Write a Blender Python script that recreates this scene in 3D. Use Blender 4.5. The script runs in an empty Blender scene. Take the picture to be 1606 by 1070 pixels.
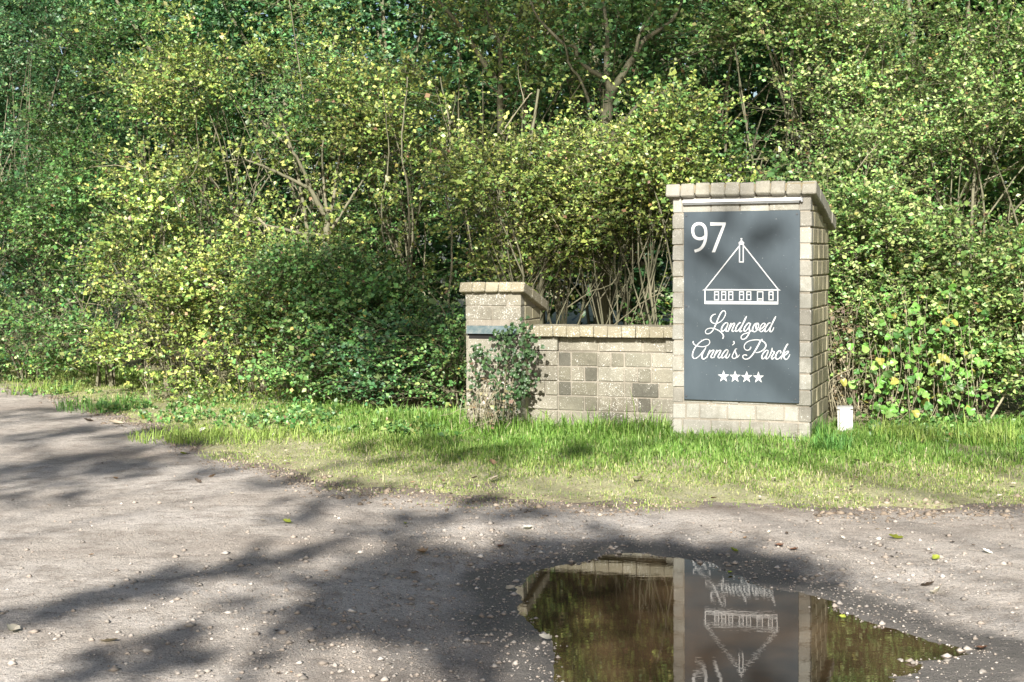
import bpy, bmesh, math, random
import numpy as np
from mathutils import Vector, Matrix
R = math.radians
scene = bpy.context.scene
COL = scene.collection

# ------------------------------------------------------------------ camera
CAM_H = 1.47
F_PX, W_PX, H_PX = 2225.0, 1606.0, 1070.0
PITCH = math.atan(132.0 / F_PX)          # looking slightly down
ROLL = 0.009
cam_d = bpy.data.cameras.new('camera')
cam = bpy.data.objects.new('camera', cam_d)
COL.objects.link(cam)
cam_d.sensor_width = 36.0
cam_d.lens = F_PX / W_PX * 36.0
cam_d.clip_start = 0.05
cam_d.clip_end = 600.0
CM = Matrix.Rotation(R(90) - PITCH, 4, 'X') @ Matrix.Rotation(-ROLL, 4, 'Z')
CM.translation = (0, 0, CAM_H)
cam.matrix_world = CM
scene.camera = cam

# ------------------------------------------------------------------ sky and sun
SUN_EL = R(30.0)
SUN_AZ = R(9.0)                           # how far left of straight behind the camera
SUN = Vector((-math.sin(SUN_AZ) * math.cos(SUN_EL), -math.cos(SUN_AZ) * math.cos(SUN_EL), math.sin(SUN_EL)))
world = bpy.data.worlds.new('World')
scene.world = world
world.use_nodes = True
wn = world.node_tree.nodes
sky = wn.new('ShaderNodeTexSky')
sky.sky_type = 'NISHITA'
sky.sun_disc = False
sky.sun_elevation = SUN_EL
sky.sun_rotation = math.atan2(SUN.x, SUN.y)
sky.dust_density = 2.0
world.node_tree.links.new(sky.outputs[0], wn['Background'].inputs[0])
wn['Background'].inputs[1].default_value = 0.058
sun_d = bpy.data.lights.new('sun', 'SUN')
sun_d.energy = 5.0
sun_d.angle = R(0.55)
sun_d.color = (1.0, 0.955, 0.89)
sun = bpy.data.objects.new('sun', sun_d)
COL.objects.link(sun)
sun.location = (0, -5, 20)
sun.rotation_euler = SUN.to_track_quat('Z', 'Y').to_euler()

vs = scene.view_settings
vs.view_transform = 'Standard'
vs.look = 'None'
vs.gamma = 1.0
vs.use_curve_mapping = False
vs.exposure = 1.28
scene.render.engine = 'CYCLES'
scene.cycles.use_denoising = True
scene.cycles.max_bounces = 6
scene.cycles.diffuse_bounces = 2
scene.cycles.glossy_bounces = 3
scene.cycles.transmission_bounces = 4
scene.cycles.caustics_reflective = False
scene.cycles.caustics_refractive = False

# ------------------------------------------------------------------ photo pixel -> direction
CR = CM.to_3x3()
CO = Vector((0, 0, CAM_H))
def ray(x, y):
    return (CR @ Vector((x - W_PX / 2, -(y - H_PX / 2), -F_PX))).normalized()
def at_z(x, y, z):
    d = ray(x, y)
    return CO + d * ((z - CAM_H) / d.z)
def at_y(x, y, Y):
    d = ray(x, y)
    return CO + d * (Y / d.y)
def on_plane(x, y, p, n):
    d = ray(x, y)
    return CO + d * ((p - CO).dot(n) / d.dot(n))

# ------------------------------------------------------------------ helpers
rng = np.random.default_rng(97)
random.seed(97)

def tag(o, label=None, cat=None, group=None, kind=None):
    if label: o['label'] = label
    if cat: o['category'] = cat
    if group: o['group'] = group
    if kind: o['kind'] = kind
    return o

def empty(name, loc, label=None, cat=None, group=None, mat=None):
    o = bpy.data.objects.new(name, None)
    COL.objects.link(o)
    if mat is not None:
        o.matrix_world = mat
    else:
        o.location = loc
    o.empty_display_size = 0.1
    return tag(o, label, cat, group)

def link(name, me, material=None, parent=None):
    o = bpy.data.objects.new(name, me)
    COL.objects.link(o)
    if material is not None and len(me.materials) == 0:
        me.materials.append(material)
    if parent is not None:
        o.parent = parent
        if name in ('crown', 'twigs', 'stems', 'foliage', 'shoots'): o['kind'] = 'stuff'
    return o

def np_mesh(name, V, F, C=None, smooth=False):
    V = np.asarray(V, dtype=np.float32).reshape(-1, 3)
    F = np.asarray(F, dtype=np.int32)
    k = F.shape[1]
    me = bpy.data.meshes.new(name)
    me.vertices.add(len(V))
    me.vertices.foreach_set('co', V.ravel())
    me.loops.add(F.size)
    me.loops.foreach_set('vertex_index', F.ravel())
    me.polygons.add(len(F))
    me.polygons.foreach_set('loop_start', np.arange(0, F.size, k, dtype=np.int32))
    me.polygons.foreach_set('loop_total', np.full(len(F), k, dtype=np.int32))
    if smooth:
        me.polygons.foreach_set('use_smooth', np.ones(len(F), dtype=bool))
    me.update(calc_edges=True)
    if C is not None:
        a = me.attributes.new('Col', 'FLOAT_COLOR', 'POINT')
        C4 = np.ones((len(V), 4), dtype=np.float32)
        C4[:, :3] = C
        a.data.foreach_set('color', C4.ravel())
    return me

def nrm(a):
    return a / np.maximum(np.linalg.norm(a, axis=-1, keepdims=True), 1e-9)

_w = [(rng.normal(size=2), rng.uniform(0, 6.28)) for _ in range(40)]
def noise2(x, y, freq, seed=0, n=8):
    s = 0
    for i in range(n):
        k, p = _w[(i + seed * 7) % 40]
        s = s + np.sin((x * k[0] + y * k[1]) * freq * (0.7 + 0.12 * i) + p + seed)
    return s / n * 1.4

def sstep(a, b, x):
    t = np.clip((x - a) / (b - a), 0, 1)
    return t * t * (3 - 2 * t)

def poly_sd(px, py, poly):
    """signed distance, negative inside"""
    d = np.full(px.shape, 1e9)
    ins = np.zeros(px.shape, dtype=bool)
    n = len(poly)
    for i in range(n):
        ax, ay = poly[i]; bx, by = poly[(i + 1) % n]
        ex, ey = bx - ax, by - ay
        t = np.clip(((px - ax) * ex + (py - ay) * ey) / (ex * ex + ey * ey), 0, 1)
        d = np.minimum(d, np.hypot(px - ax - t * ex, py - ay - t * ey))
        c = ((ay > py) != (by > py)) & (px < ex * (py - ay) / (ey if abs(ey) > 1e-9 else 1e-9) + ax)
        ins ^= c
    return np.where(ins, -d, d)

def catmull(P, sub=6):
    P = np.asarray(P, dtype=float)
    if len(P) < 3:
        t = np.linspace(0, 1, sub + 1)[:, None]
        return P[0] * (1 - t) + P[-1] * t
    Q = np.vstack([2 * P[0] - P[1], P, 2 * P[-1] - P[-2]])
    out = []
    for i in range(1, len(Q) - 2):
        p0, p1, p2, p3 = Q[i - 1], Q[i], Q[i + 1], Q[i + 2]
        for t in np.linspace(0, 1, sub, endpoint=False):
            out.append(0.5 * (2 * p1 + (p2 - p0) * t + (2 * p0 - 5 * p1 + 4 * p2 - p3) * t * t + (3 * p1 - p0 - 3 * p2 + p3) * t ** 3))
    out.append(P[-1])
    return np.array(out)

def tube(P, r0, r1, sides=6, sub=4, wob=0.0, ends=True):
    """tapered tube along P -> V, F(quads)"""
    P = catmull(P, sub) if sub > 1 else np.asarray(P, dtype=float)
    n = len(P)
    if wob:
        P = P + rng.normal(scale=wob, size=P.shape) * np.linspace(0.2, 1, n)[:, None]
    T = np.gradient(P, axis=0)
    T = nrm(T)
    up = np.where(np.abs(T[:, 2:3]) > 0.9, np.array([[1.0, 0, 0]]), np.array([[0, 0, 1.0]]))
    A = nrm(np.cross(T, up)); B = np.cross(T, A)
    r = np.linspace(r0, r1, n) * (1 + rng.normal(scale=0.06, size=n))
    a = np.linspace(0, 2 * np.pi, sides, endpoint=False)
    V = P[:, None, :] + r[:, None, None] * (np.cos(a)[None, :, None] * A[:, None, :] + np.sin(a)[None, :, None] * B[:, None, :])
    idx = np.arange(n * sides).reshape(n, sides)
    j = np.roll(np.arange(sides), -1)
    Fq = np.stack([idx[:-1], idx[:-1][:, j], idx[1:][:, j], idx[1:]], axis=-1).reshape(-1, 4)
    return V.reshape(-1, 3), Fq

class Acc:
    def __init__(self):
        self.V, self.F, self.C, self.n = [], [], [], 0
    def add(self, V, F, C=None):
        self.V.append(V); self.F.append(F + self.n); self.n += len(V)
        if C is not None: self.C.append(C)
    def mesh(self, name, smooth=False):
        return np_mesh(name, np.vstack(self.V), np.vstack(self.F), np.vstack(self.C) if self.C else None, smooth)

# ------------------------------------------------------------------ materials
def new_mat(name):
    m = bpy.data.materials.new(name)
    m.use_nodes = True
    nt = m.node_tree
    b = nt.nodes['Principled BSDF']
    return m, nt, b
def N(nt, t, **kw):
    n = nt.nodes.new(t)
    for k, v in kw.items():
        setattr(n, k, v)
    return n
def noise_node(nt, scale, detail=4, rough=0.6, vec=None):
    n = N(nt, 'ShaderNodeTexNoise')
    n.inputs['Scale'].default_value = scale
    n.inputs['Detail'].default_value = detail
    n.inputs['Roughness'].default_value = rough
    if vec is not None: nt.links.new(vec, n.inputs['Vector'])
    return n
def ramp(nt, src, stops):
    r = N(nt, 'ShaderNodeValToRGB')
    e = r.color_ramp.elements
    e[0].position, e[0].color = stops[0][0], (*stops[0][1], 1)
    e[1].position, e[1].color = stops[-1][0], (*stops[-1][1], 1)
    for p, c in stops[1:-1]:
        k = e.new(p); k.color = (*c, 1)
    nt.links.new(src, r.inputs[0])
    return r
def mixc(nt, fac, a, b, mode='MIX'):
    m = N(nt, 'ShaderNodeMix', data_type='RGBA', blend_type=mode)
    for s, v in ((0, fac), (6, a), (7, b)):
        if hasattr(v, 'default_value') or hasattr(v, 'links'):
            nt.links.new(v, m.inputs[s])
        else:
            m.inputs[s].default_value = v if s == 0 else (*v, 1)
    return m.outputs[2]
def bump(nt, b, h, strength, dist):
    n = N(nt, 'ShaderNodeBump')
    n.inputs['Strength'].default_value = strength
    n.inputs['Distance'].default_value = dist
    nt.links.new(h, n.inputs['Height'])
    nt.links.new(n.outputs[0], b.inputs['Normal'])
    return n
def g3(v): return (v, v, v)

def mat_leaf(name, trans=0.17, rough=0.40):
    m, nt, b = new_mat(name)
    at = N(nt, 'ShaderNodeAttribute', attribute_name='Col')
    b.inputs['Roughness'].default_value = rough
    b.inputs['Specular IOR Level'].default_value = 0.36
    nt.links.new(at.outputs['Color'], b.inputs['Base Color'])
    tr = N(nt, 'ShaderNodeBsdfTranslucent')
    mul = mixc(nt, 1.0, at.outputs['Color'], (1.1, 1.25, 0.5), 'MULTIPLY')
    nt.links.new(mul, tr.inputs[0])
    mx = N(nt, 'ShaderNodeMixShader')
    mx.inputs[0].default_value = trans
    nt.links.new(b.outputs[0], mx.inputs[1]); nt.links.new(tr.outputs[0], mx.inputs[2])
    nt.links.new(mx.outputs[0], nt.nodes['Material Output'].inputs[0])
    return m
M_LEAF = mat_leaf('leaf')
M_GRASS = mat_leaf('grass_blade', 0.3, 0.5)
M_LITTER = mat_leaf('dry_leaf', 0.15, 0.7)

def mat_bark(name, c0, c1):
    m, nt, b = new_mat(name)
    tc = N(nt, 'ShaderNodeTexCoord')
    mp = N(nt, 'ShaderNodeMapping'); mp.inputs['Scale'].default_value = (1, 1, 0.25)
    nt.links.new(tc.outputs['Object'], mp.inputs[0])
    n1 = noise_node(nt, 40, 5, 0.7, mp.outputs[0])
    n2 = noise_node(nt, 3, 3, 0.6, tc.outputs['Object'])
    r = ramp(nt, n1.outputs[0], [(0.3, c0), (0.7, c1)])
    c = mixc(nt, n2.outputs[0], r.outputs[0], (0.10, 0.12, 0.06))
    nt.links.new(c, b.inputs['Base Color'])
    b.inputs['Roughness'].default_value = 0.85
    bump(nt, b, n1.outputs[0], 0.6, 0.01)
    return m
M_BARK = mat_bark('bark', (0.10, 0.08, 0.055), (0.30, 0.25, 0.18))
M_TWIG = mat_bark('twig_bark', (0.09, 0.07, 0.045), (0.23, 0.18, 0.12))
M_DRY = mat_bark('dry_stem', (0.32, 0.26, 0.17), (0.55, 0.47, 0.34))

def mat_brick(name, base, dark, lichen=0.0, algae=None, lich_col=(0.72, 0.70, 0.64)):
    m, nt, b = new_mat(name)
    tc = N(nt, 'ShaderNodeTexCoord')
    geo = N(nt, 'ShaderNodeNewGeometry')
    oi = N(nt, 'ShaderNodeObjectInfo')
    fine = noise_node(nt, 420, 2, 0.7, geo.outputs['Position'])
    med = noise_node(nt, 28, 5, 0.65, geo.outputs['Position'])
    big = noise_node(nt, 3.5, 4, 0.6, geo.outputs['Position'])
    c = ramp(nt, fine.outputs[0], [(0.32, tuple(v * 0.55 for v in base)), (0.5, base), (0.72, tuple(min(0.8, v * 1.45) for v in base))]).outputs[0]
    f = ramp(nt, med.outputs[0], [(0.35, g3(0.75)), (0.65, g3(0.0))])
    f2 = ramp(nt, big.outputs[0], [(0.35, g3(0.1)), (0.62, g3(1.0))])
    mm = N(nt, 'ShaderNodeMath', operation='MULTIPLY')
    nt.links.new(f.outputs[0], mm.inputs[0]); nt.links.new(f2.outputs[0], mm.inputs[1])
    c = mixc(nt, mm.outputs[0], c, dark)
    # each brick its own tint
    rr = ramp(nt, oi.outputs['Random'], [(0.0, (0.74, 0.71, 0.67)), (0.3, (0.98, 0.97, 0.95)), (0.65, (0.93, 0.91, 0.86)), (1.0, (1.15, 1.15, 1.13))])
    c = mixc(nt, 1.0, c, rr.outputs[0], 'MULTIPLY')
    if algae:
        an = noise_node(nt, 9, 4, 0.6, geo.outputs['Position'])
        af = ramp(nt, an.outputs[0], [(0.3, g3(0.25)), (0.65, g3(0.85))])
        c = mixc(nt, af.outputs[0], c, algae)
    if lichen > 0:
        vo = noise_node(nt, 120, 3, 0.6, geo.outputs['Position'])
        v2 = noise_node(nt, 9, 3, 0.6, geo.outputs['Position'])
        add = N(nt, 'ShaderNodeMath', operation='MULTIPLY_ADD')
        nt.links.new(v2.outputs[0], add.inputs[0]); add.inputs[1].default_value = 0.35
        nt.links.new(vo.outputs[0], add.inputs[2])
        t = 0.90 - 0.12 * lichen
        lf = ramp(nt, add.outputs[0], [(t - 0.015, g3(0)), (t + 0.02, g3(0.85))])
        c = mixc(nt, lf.outputs[0], c, lich_col)
    nt.links.new(c, b.inputs['Base Color'])
    b.inputs['Roughness'].default_value = 0.9
    b.inputs['Specular IOR Level'].default_value = 0.25
    ad = N(nt, 'ShaderNodeMath', operation='ADD')
    nt.links.new(fine.outputs[0], ad.inputs[0]); nt.links.new(med.outputs[0], ad.inputs[1])
    bump(nt, b, ad.outputs[0], 0.55, 0.004)
    return m
M_BR_FRONT = mat_brick('pale_concrete_brick', (0.298, 0.296, 0.266), (0.175, 0.168, 0.138), 0.35)
M_BR_SIDE = mat_brick('algae_concrete_brick', (0.29, 0.265, 0.21), (0.18, 0.16, 0.11), 0.1, (0.25, 0.23, 0.14))
M_BR_CAP = mat_brick('cap_brick', (0.285, 0.276, 0.238), (0.165, 0.155, 0.12), 0.3)
M_BR_WALL = mat_brick('tan_concrete_brick', (0.242, 0.231, 0.188), (0.13, 0.121, 0.095), 0.75)
M_BR_WCAP = mat_brick('lichen_cap_brick', (0.262, 0.24, 0.185), (0.17, 0.152, 0.105), 0.85, (0.235, 0.212, 0.14))
M_BR_GREY = mat_brick('grey_green_brick', (0.182, 0.175, 0.138), (0.10, 0.096, 0.076), 0.6)
M_BR_DARK = mat_brick('dark_grey_brick', (0.125, 0.122, 0.10), (0.07, 0.068, 0.056), 0.5)
M_MORTAR = mat_brick('mortar', (0.29, 0.268, 0.225), (0.17, 0.15, 0.115), 0.3)
M_MORTAR2 = mat_brick('dark_mortar', (0.27, 0.23, 0.15), (0.14, 0.12, 0.08), 0.0)

def mat_plain(name, col, rough=0.5, var=0.06, scale=12, spec=0.5, metallic=0.0):
    m, nt, b = new_mat(name)
    geo = N(nt, 'ShaderNodeNewGeometry')
    n = noise_node(nt, scale, 5, 0.65, geo.outputs['Position'])
    r = ramp(nt, n.outputs[0], [(0.3, tuple(max(0, v * (1 - var * 3)) for v in col)), (0.7, tuple(v * (1 + var * 2) for v in col))])
    nt.links.new(r.outputs[0], b.inputs['Base Color'])
    b.inputs['Roughness'].default_value = rough
    b.inputs['Metallic'].default_value = metallic
    b.inputs['Specular IOR Level'].default_value = spec
    bump(nt, b, n.outputs[0], 0.15, 0.002)
    return m
M_WHITE = mat_plain('white_vinyl', (0.56, 0.57, 0.57), 0.5, 0.01)
M_LAMP = mat_plain('white_lamp_housing', (0.75, 0.75, 0.74), 0.35, 0.03)
M_LAMPG = mat_plain('grey_lamp_diffuser', (0.30, 0.31, 0.32), 0.4, 0.05)
M_STEEL = mat_plain('screw_steel', (0.10, 0.11, 0.12), 0.35, 0.05, metallic=0.6)
M_POST = mat_plain('white_plastic', (0.60, 0.60, 0.585), 0.45, 0.07, 9)
M_BLACK = mat_plain('slot_shade_black', (0.012, 0.011, 0.010), 0.9, 0.02)

def mat_panel():
    m, nt, b = new_mat('grey_blue_sign_board')
    geo = N(nt, 'ShaderNodeNewGeometry')
    mp = N(nt, 'ShaderNodeMapping'); mp.inputs['Scale'].default_value = (1, 1, 0.35)
    nt.links.new(geo.outputs['Position'], mp.inputs[0])
    n = noise_node(nt, 7, 5, 0.65, mp.outputs[0])
    r = ramp(nt, n.outputs[0], [(0.3, (0.040, 0.055, 0.066)), (0.7, (0.052, 0.070, 0.082))])
    s = noise_node(nt, 90, 2, 0.5, geo.outputs['Position'])
    sf = ramp(nt, s.outputs[0], [(0.745, g3(0)), (0.775, g3(0.7))])
    c = mixc(nt, sf.outputs[0], r.outputs[0], (0.5, 0.52, 0.5))
    nt.links.new(c, b.inputs['Base Color'])
    b.inputs['Roughness'].default_value = 0.55
    b.inputs['Specular IOR Level'].default_value = 0.3
    return m
M_PANEL = mat_panel()

def mat_flap():
    m, nt, b = new_mat('weathered_blue_flap')
    geo = N(nt, 'ShaderNodeNewGeometry')
    n = noise_node(nt, 30, 5, 0.7, geo.outputs['Position'])
    r = ramp(nt, n.outputs[0], [(0.3, (0.05, 0.085, 0.09)), (0.5, (0.085, 0.125, 0.13)), (0.72, (0.17, 0.19, 0.18))])
    nt.links.new(r.outputs[0], b.inputs['Base Color'])
    b.inputs['Roughness'].default_value = 0.5
    bump(nt, b, n.outputs[0], 0.2, 0.002)
    return m
M_FLAP = mat_flap()

def mat_road():
    m, nt, b = new_mat('dirt_track')
    geo = N(nt, 'ShaderNodeNewGeometry')
    P = geo.outputs['Position']
    mp = N(nt, 'ShaderNodeMapping'); mp.inputs['Scale'].default_value = (0.55, 1.0, 1.0); mp.inputs['Rotation'].default_value = (0, 0, R(-35))
    nt.links.new(P, mp.inputs[0])
    big = noise_node(nt, 0.9, 5, 0.62, mp.outputs[0])
    med = noise_node(nt, 7, 6, 0.72, P)
    fine = noise_node(nt, 90, 4, 0.75, P)
    grit = N(nt, 'ShaderNodeTexVoronoi'); grit.inputs['Scale'].default_value = 75
    nt.links.new(P, grit.inputs['Vector'])
    c = ramp(nt, big.outputs[0], [(0.28, (0.34, 0.285, 0.235)), (0.5, (0.47, 0.42, 0.365)), (0.72, (0.60, 0.55, 0.495))]).outputs[0]
    fm = ramp(nt, med.outputs[0], [(0.36, g3(0.85)), (0.54, g3(0.0))])
    c = mixc(nt, fm.outputs[0], c, (0.29, 0.25, 0.21))
    ff = ramp(nt, fine.outputs[0], [(0.30, g3(0.5)), (0.48, g3(0.95)), (0.72, g3(1.4))])
    c = mixc(nt, 1.0, c, ff.outputs[0], 'MULTIPLY')
    # small pale grit
    gs = ramp(nt, grit.outputs['Distance'], [(0.10, g3(0.8)), (0.2, g3(0.0))])
    gr = N(nt, 'ShaderNodeMath', operation='GREATER_THAN'); gr.inputs[1].default_value = 0.86
    sep = N(nt, 'ShaderNodeSeparateColor'); nt.links.new(grit.outputs['Color'], sep.inputs[0]); nt.links.new(sep.outputs[0], gr.inputs[0])
    gm = N(nt, 'ShaderNodeMath', operation='MULTIPLY'); nt.links.new(gs.outputs[0], gm.inputs[0]); nt.links.new(gr.outputs[0], gm.inputs[1])
    c = mixc(nt, gm.outputs[0], c, (0.50, 0.45, 0.39))
    # humus by the verge and wet mud mixed with painted shade round the puddle
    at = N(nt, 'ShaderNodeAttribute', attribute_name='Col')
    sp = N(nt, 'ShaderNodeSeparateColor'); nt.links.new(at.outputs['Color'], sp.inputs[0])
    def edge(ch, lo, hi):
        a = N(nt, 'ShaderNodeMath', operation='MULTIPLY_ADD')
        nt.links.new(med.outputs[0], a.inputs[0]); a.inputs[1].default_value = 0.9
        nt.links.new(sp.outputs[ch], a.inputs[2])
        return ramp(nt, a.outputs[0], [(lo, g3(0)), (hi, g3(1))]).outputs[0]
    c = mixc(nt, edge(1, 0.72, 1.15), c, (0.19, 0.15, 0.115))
    damp_shade = edge(0, 0.70, 1.20)
    c = mixc(nt, damp_shade, c, mixc(nt, ff.outputs[0], (0.085, 0.075, 0.068), (0.16, 0.145, 0.13)))
    nt.links.new(c, b.inputs['Base Color'])
    rr = ramp(nt, damp_shade, [(0.0, g3(0.95)), (1.0, g3(0.55))])
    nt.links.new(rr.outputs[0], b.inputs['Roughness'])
    b.inputs['Specular IOR Level'].default_value = 0.3
    h = N(nt, 'ShaderNodeMath', operation='MULTIPLY_ADD')
    nt.links.new(fine.outputs[0], h.inputs[0]); h.inputs[1].default_value = 0.35; nt.links.new(med.outputs[0], h.inputs[2])
    h2 = N(nt, 'ShaderNodeMath', operation='MULTIPLY_ADD')
    nt.links.new(gm.outputs[0], h2.inputs[0]); h2.inputs[1].default_value = 0.35; nt.links.new(h.outputs[0], h2.inputs[2])
    bump(nt, b, h2.outputs[0], 1.0, 0.05)
    return m
M_ROAD = mat_road()

def mat_soil():
    m, nt, b = new_mat('verge_soil')
    geo = N(nt, 'ShaderNodeNewGeometry')
    n1 = noise_node(nt, 6.0, 6, 0.72, geo.outputs['Position'])
    n2 = noise_node(nt, 55, 5, 0.8, geo.outputs['Position'])
    c = ramp(nt, n1.outputs[0], [(0.35, (0.28, 0.24, 0.15)), (0.5, (0.35, 0.34, 0.17)), (0.7, (0.46, 0.42, 0.28))]).outputs[0]
    f = ramp(nt, n2.outputs[0], [(0.3, g3(0.5)), (0.7, g3(1.35))])
    c = mixc(nt, 1.0, c, f.outputs[0], 'MULTIPLY')
    nt.links.new(c, b.inputs['Base Color'])
    b.inputs['Roughness'].default_value = 0.95
    bump(nt, b, n2.outputs[0], 0.9, 0.02)
    return m
M_SOIL = mat_soil()

def mat_water():
    m, nt, b = new_mat('muddy_water')
    b.inputs['Base Color'].default_value = (0.085, 0.058, 0.034, 1)
    b.inputs['Roughness'].default_value = 0.0
    b.inputs['IOR'].default_value = 1.42
    geo = N(nt, 'ShaderNodeNewGeometry')
    mp = N(nt, 'ShaderNodeMapping'); mp.inputs['Scale'].default_value = (0.8, 2.4, 1.0)
    nt.links.new(geo.outputs['Position'], mp.inputs[0])
    n = noise_node(nt, 9, 3, 0.6, mp.outputs[0])
    mud = noise_node(nt, 1.6, 4, 0.6, geo.outputs['Position'])
    r = ramp(nt, mud.outputs[0], [(0.35, (0.018, 0.012, 0.007)), (0.7, (0.080, 0.050, 0.027))])
    nt.links.new(r.outputs[0], b.inputs['Base Color'])
    bump(nt, b, n.outputs[0], 0.035, 0.0045)
    return m
M_WATER = mat_water()

def mat_stone():
    m, nt, b = new_mat('gravel_stone')
    at = N(nt, 'ShaderNodeAttribute', attribute_name='Col')
    nt.links.new(at.outputs['Color'], b.inputs['Base Color'])
    b.inputs['Roughness'].default_value = 0.85
    return m
M_STONE = mat_stone()

# ------------------------------------------------------------------ the ground
edge_px = [(-500, 545), (-250, 565), (0, 603), (60, 612), (130, 632), (190, 655), (250, 668), (310, 700), (440, 735), (480, 752), (620, 772), (800, 785), (1000, 793), (1300, 798), (1606, 792), (2000, 790)]
EDGE = np.array([[*at_z(x, y, 0.05).xy] for x, y in edge_px])
EDGE = np.vstack([[-60, EDGE[0][1] + 60 * 1.1], EDGE, [40, EDGE[-1][1] + 0.5]])
EDGE = np.vstack([EDGE[:1], catmull(EDGE[1:-1], 5), EDGE[-1:]])
VERGE_POLY = [tuple(p) for p in EDGE] + [(60, 90), (-60, 90)]
pud_px = [(817, 905), (850, 893), (905, 884), (940, 868), (1000, 866), (1062, 876), (1110, 884), (1165, 907), (1205, 922), (1262, 932), (1292, 943), (1300, 962), (1370, 978), (1440, 998), (1500, 1014), (1532, 1026), (1490, 1036), (1440, 1037), (1462, 1052), (1400, 1064), (1440, 1095), (1330, 1140), (1150, 1165), (980, 1150), (890, 1110), (868, 1060), (872, 1015), (838, 990), (826, 960), (812, 925)]
PUD = [tuple(at_z(x, y, 0.0).xy) for x, y in pud_px]

def verge_sd(x, y):
    return -poly_sd(x, y, VERGE_POLY)            # positive on the verge
def verge_h(x, y, sd=None):
    if sd is None: sd = verge_sd(x, y)
    j = sd + 0.17 * noise2(x, y, 3.6, 1) + 0.07 * noise2(x, y, 11.0, 2)
    h = 0.0 + 0.060 * sstep(-0.22, 0.2, j) + 0.075 * sstep(0.2, 1.9, j) + 0.09 * sstep(1.9, 6.0, j)
    return h + 0.014 * noise2(x, y, 3.1, 3) + 0.007 * noise2(x, y, 9.0, 4)
def road_h(x, y, pd=None, vd=None):
    if pd is None: pd = poly_sd(x, y, PUD)
    d = pd + 0.05 * noise2(x, y, 6.0, 5) + 0.02 * noise2(x, y, 19.0, 6)
    h = 0.045 * sstep(0.0, 0.9, d) - 0.05 * sstep(0.0, 0.5, -d) + 0.006 * np.sign(d) * sstep(0, .05, np.abs(d))
    far = sstep(0.1, 0.9, pd)
    h = h + far * (0.012 * noise2(x, y, 1.7, 7) + 0.007 * noise2(x, y, 6.0, 8)) + 0.0025 * noise2(x, y, 24.0, 9)
    return h

def axis(dense0, dense1, step, lo, hi):
    a = np.arange(dense0, dense1, step)
    left = dense0 - np.cumsum(np.geomspace(step, 6, 26)); left = left[left > lo]
    right = dense1 + np.cumsum(np.geomspace(step, 6, 26)); right = right[right < hi]
    return np.concatenate([left[::-1], a, right])
def grid_mesh(name, xs, ys, hfun, keep=None, cfun=None):
    X, Y = np.meshgrid(xs, ys)
    Z = hfun(X, Y)
    V = np.stack([X, Y, Z], -1).reshape(-1, 3)
    idx = np.arange(X.size).reshape(X.shape)
    Fq = np.stack([idx[:-1, :-1], idx[:-1, 1:], idx[1:, 1:], idx[1:, :-1]], -1).reshape(-1, 4)
    if keep is not None:
        k = keep(X, Y).ravel()
        Fq = Fq[k[Fq].any(axis=1)]
        used = np.unique(Fq); mp = np.full(len(V), -1); mp[used] = np.arange(len(used))
        V, Fq = V[used], mp[Fq]
    C = cfun(V[:, 0], V[:, 1]) if cfun else None
    return np_mesh(name, V, Fq, C, smooth=True)

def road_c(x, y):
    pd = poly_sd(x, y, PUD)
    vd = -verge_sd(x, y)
    damp_shade = 0.60 * sstep(0.42, 0.0, pd + 0.16 * noise2(x, y, 3.0, 11)) + 0.22 * sstep(1.0, 0.1, pd + 0.2 * noise2(x, y, 2.0, 10))  # wet rim, also carrying some of the shade painted there
    hum = 0.38 * sstep(0.40, 0.0, vd) + 0.1 * sstep(1.0, 0.2, vd)
    return np.stack([damp_shade, hum, np.zeros_like(damp_shade)], -1)
xs = axis(-5.5, 5.0, 0.05, -70, 60)
ys = axis(4.0, 11.0, 0.045, -60, 80)
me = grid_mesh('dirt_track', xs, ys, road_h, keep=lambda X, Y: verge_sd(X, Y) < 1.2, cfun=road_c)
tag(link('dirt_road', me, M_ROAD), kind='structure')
xs = axis(-9.0, 6.0, 0.07, -90, 80)
ys = axis(7.5, 20.0, 0.07, 0, 120)
me = grid_mesh('verge', xs, ys, lambda X, Y: verge_h(X, Y), keep=lambda X, Y: verge_sd(X, Y) > -0.35)
tag(link('grass_verge_ground', me, M_SOIL), kind='structure')

# puddle: a flat sheet of water lying in the hollow of the track
pc = np.mean(PUD, axis=0)
pv = [(pc[0] + (p[0] - pc[0]) * 1.12, pc[1] + (p[1] - pc[1]) * 1.12 + (0.0), 0.0) for p in PUD]
bm = bmesh.new()
bm.faces.new([bm.verts.new(v) for v in pv])
bmesh.ops.triangulate(bm, faces=bm.faces)
me = bpy.data.meshes.new('puddle'); bm.to_mesh(me); bm.free()
tag(link('puddle', me, M_WATER), kind='structure')

def gz(x, y):
    a = np.array([float(x)]); b = np.array([float(y)])
    return float(max(verge_h(a, b)[0], road_h(a, b)[0]))

# ------------------------------------------------------------------ masonry
TH = R(20.6)
U = Vector((math.cos(TH), -math.sin(TH), 0))      # to the right along the front
D = Vector((math.sin(TH), math.cos(TH), 0))       # into the depth
UP = Vector((0, 0, 1))
def frame(o):
    m = Matrix((U, D, UP)).transposed().to_4x4()
    m.translation = o
    return m

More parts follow.
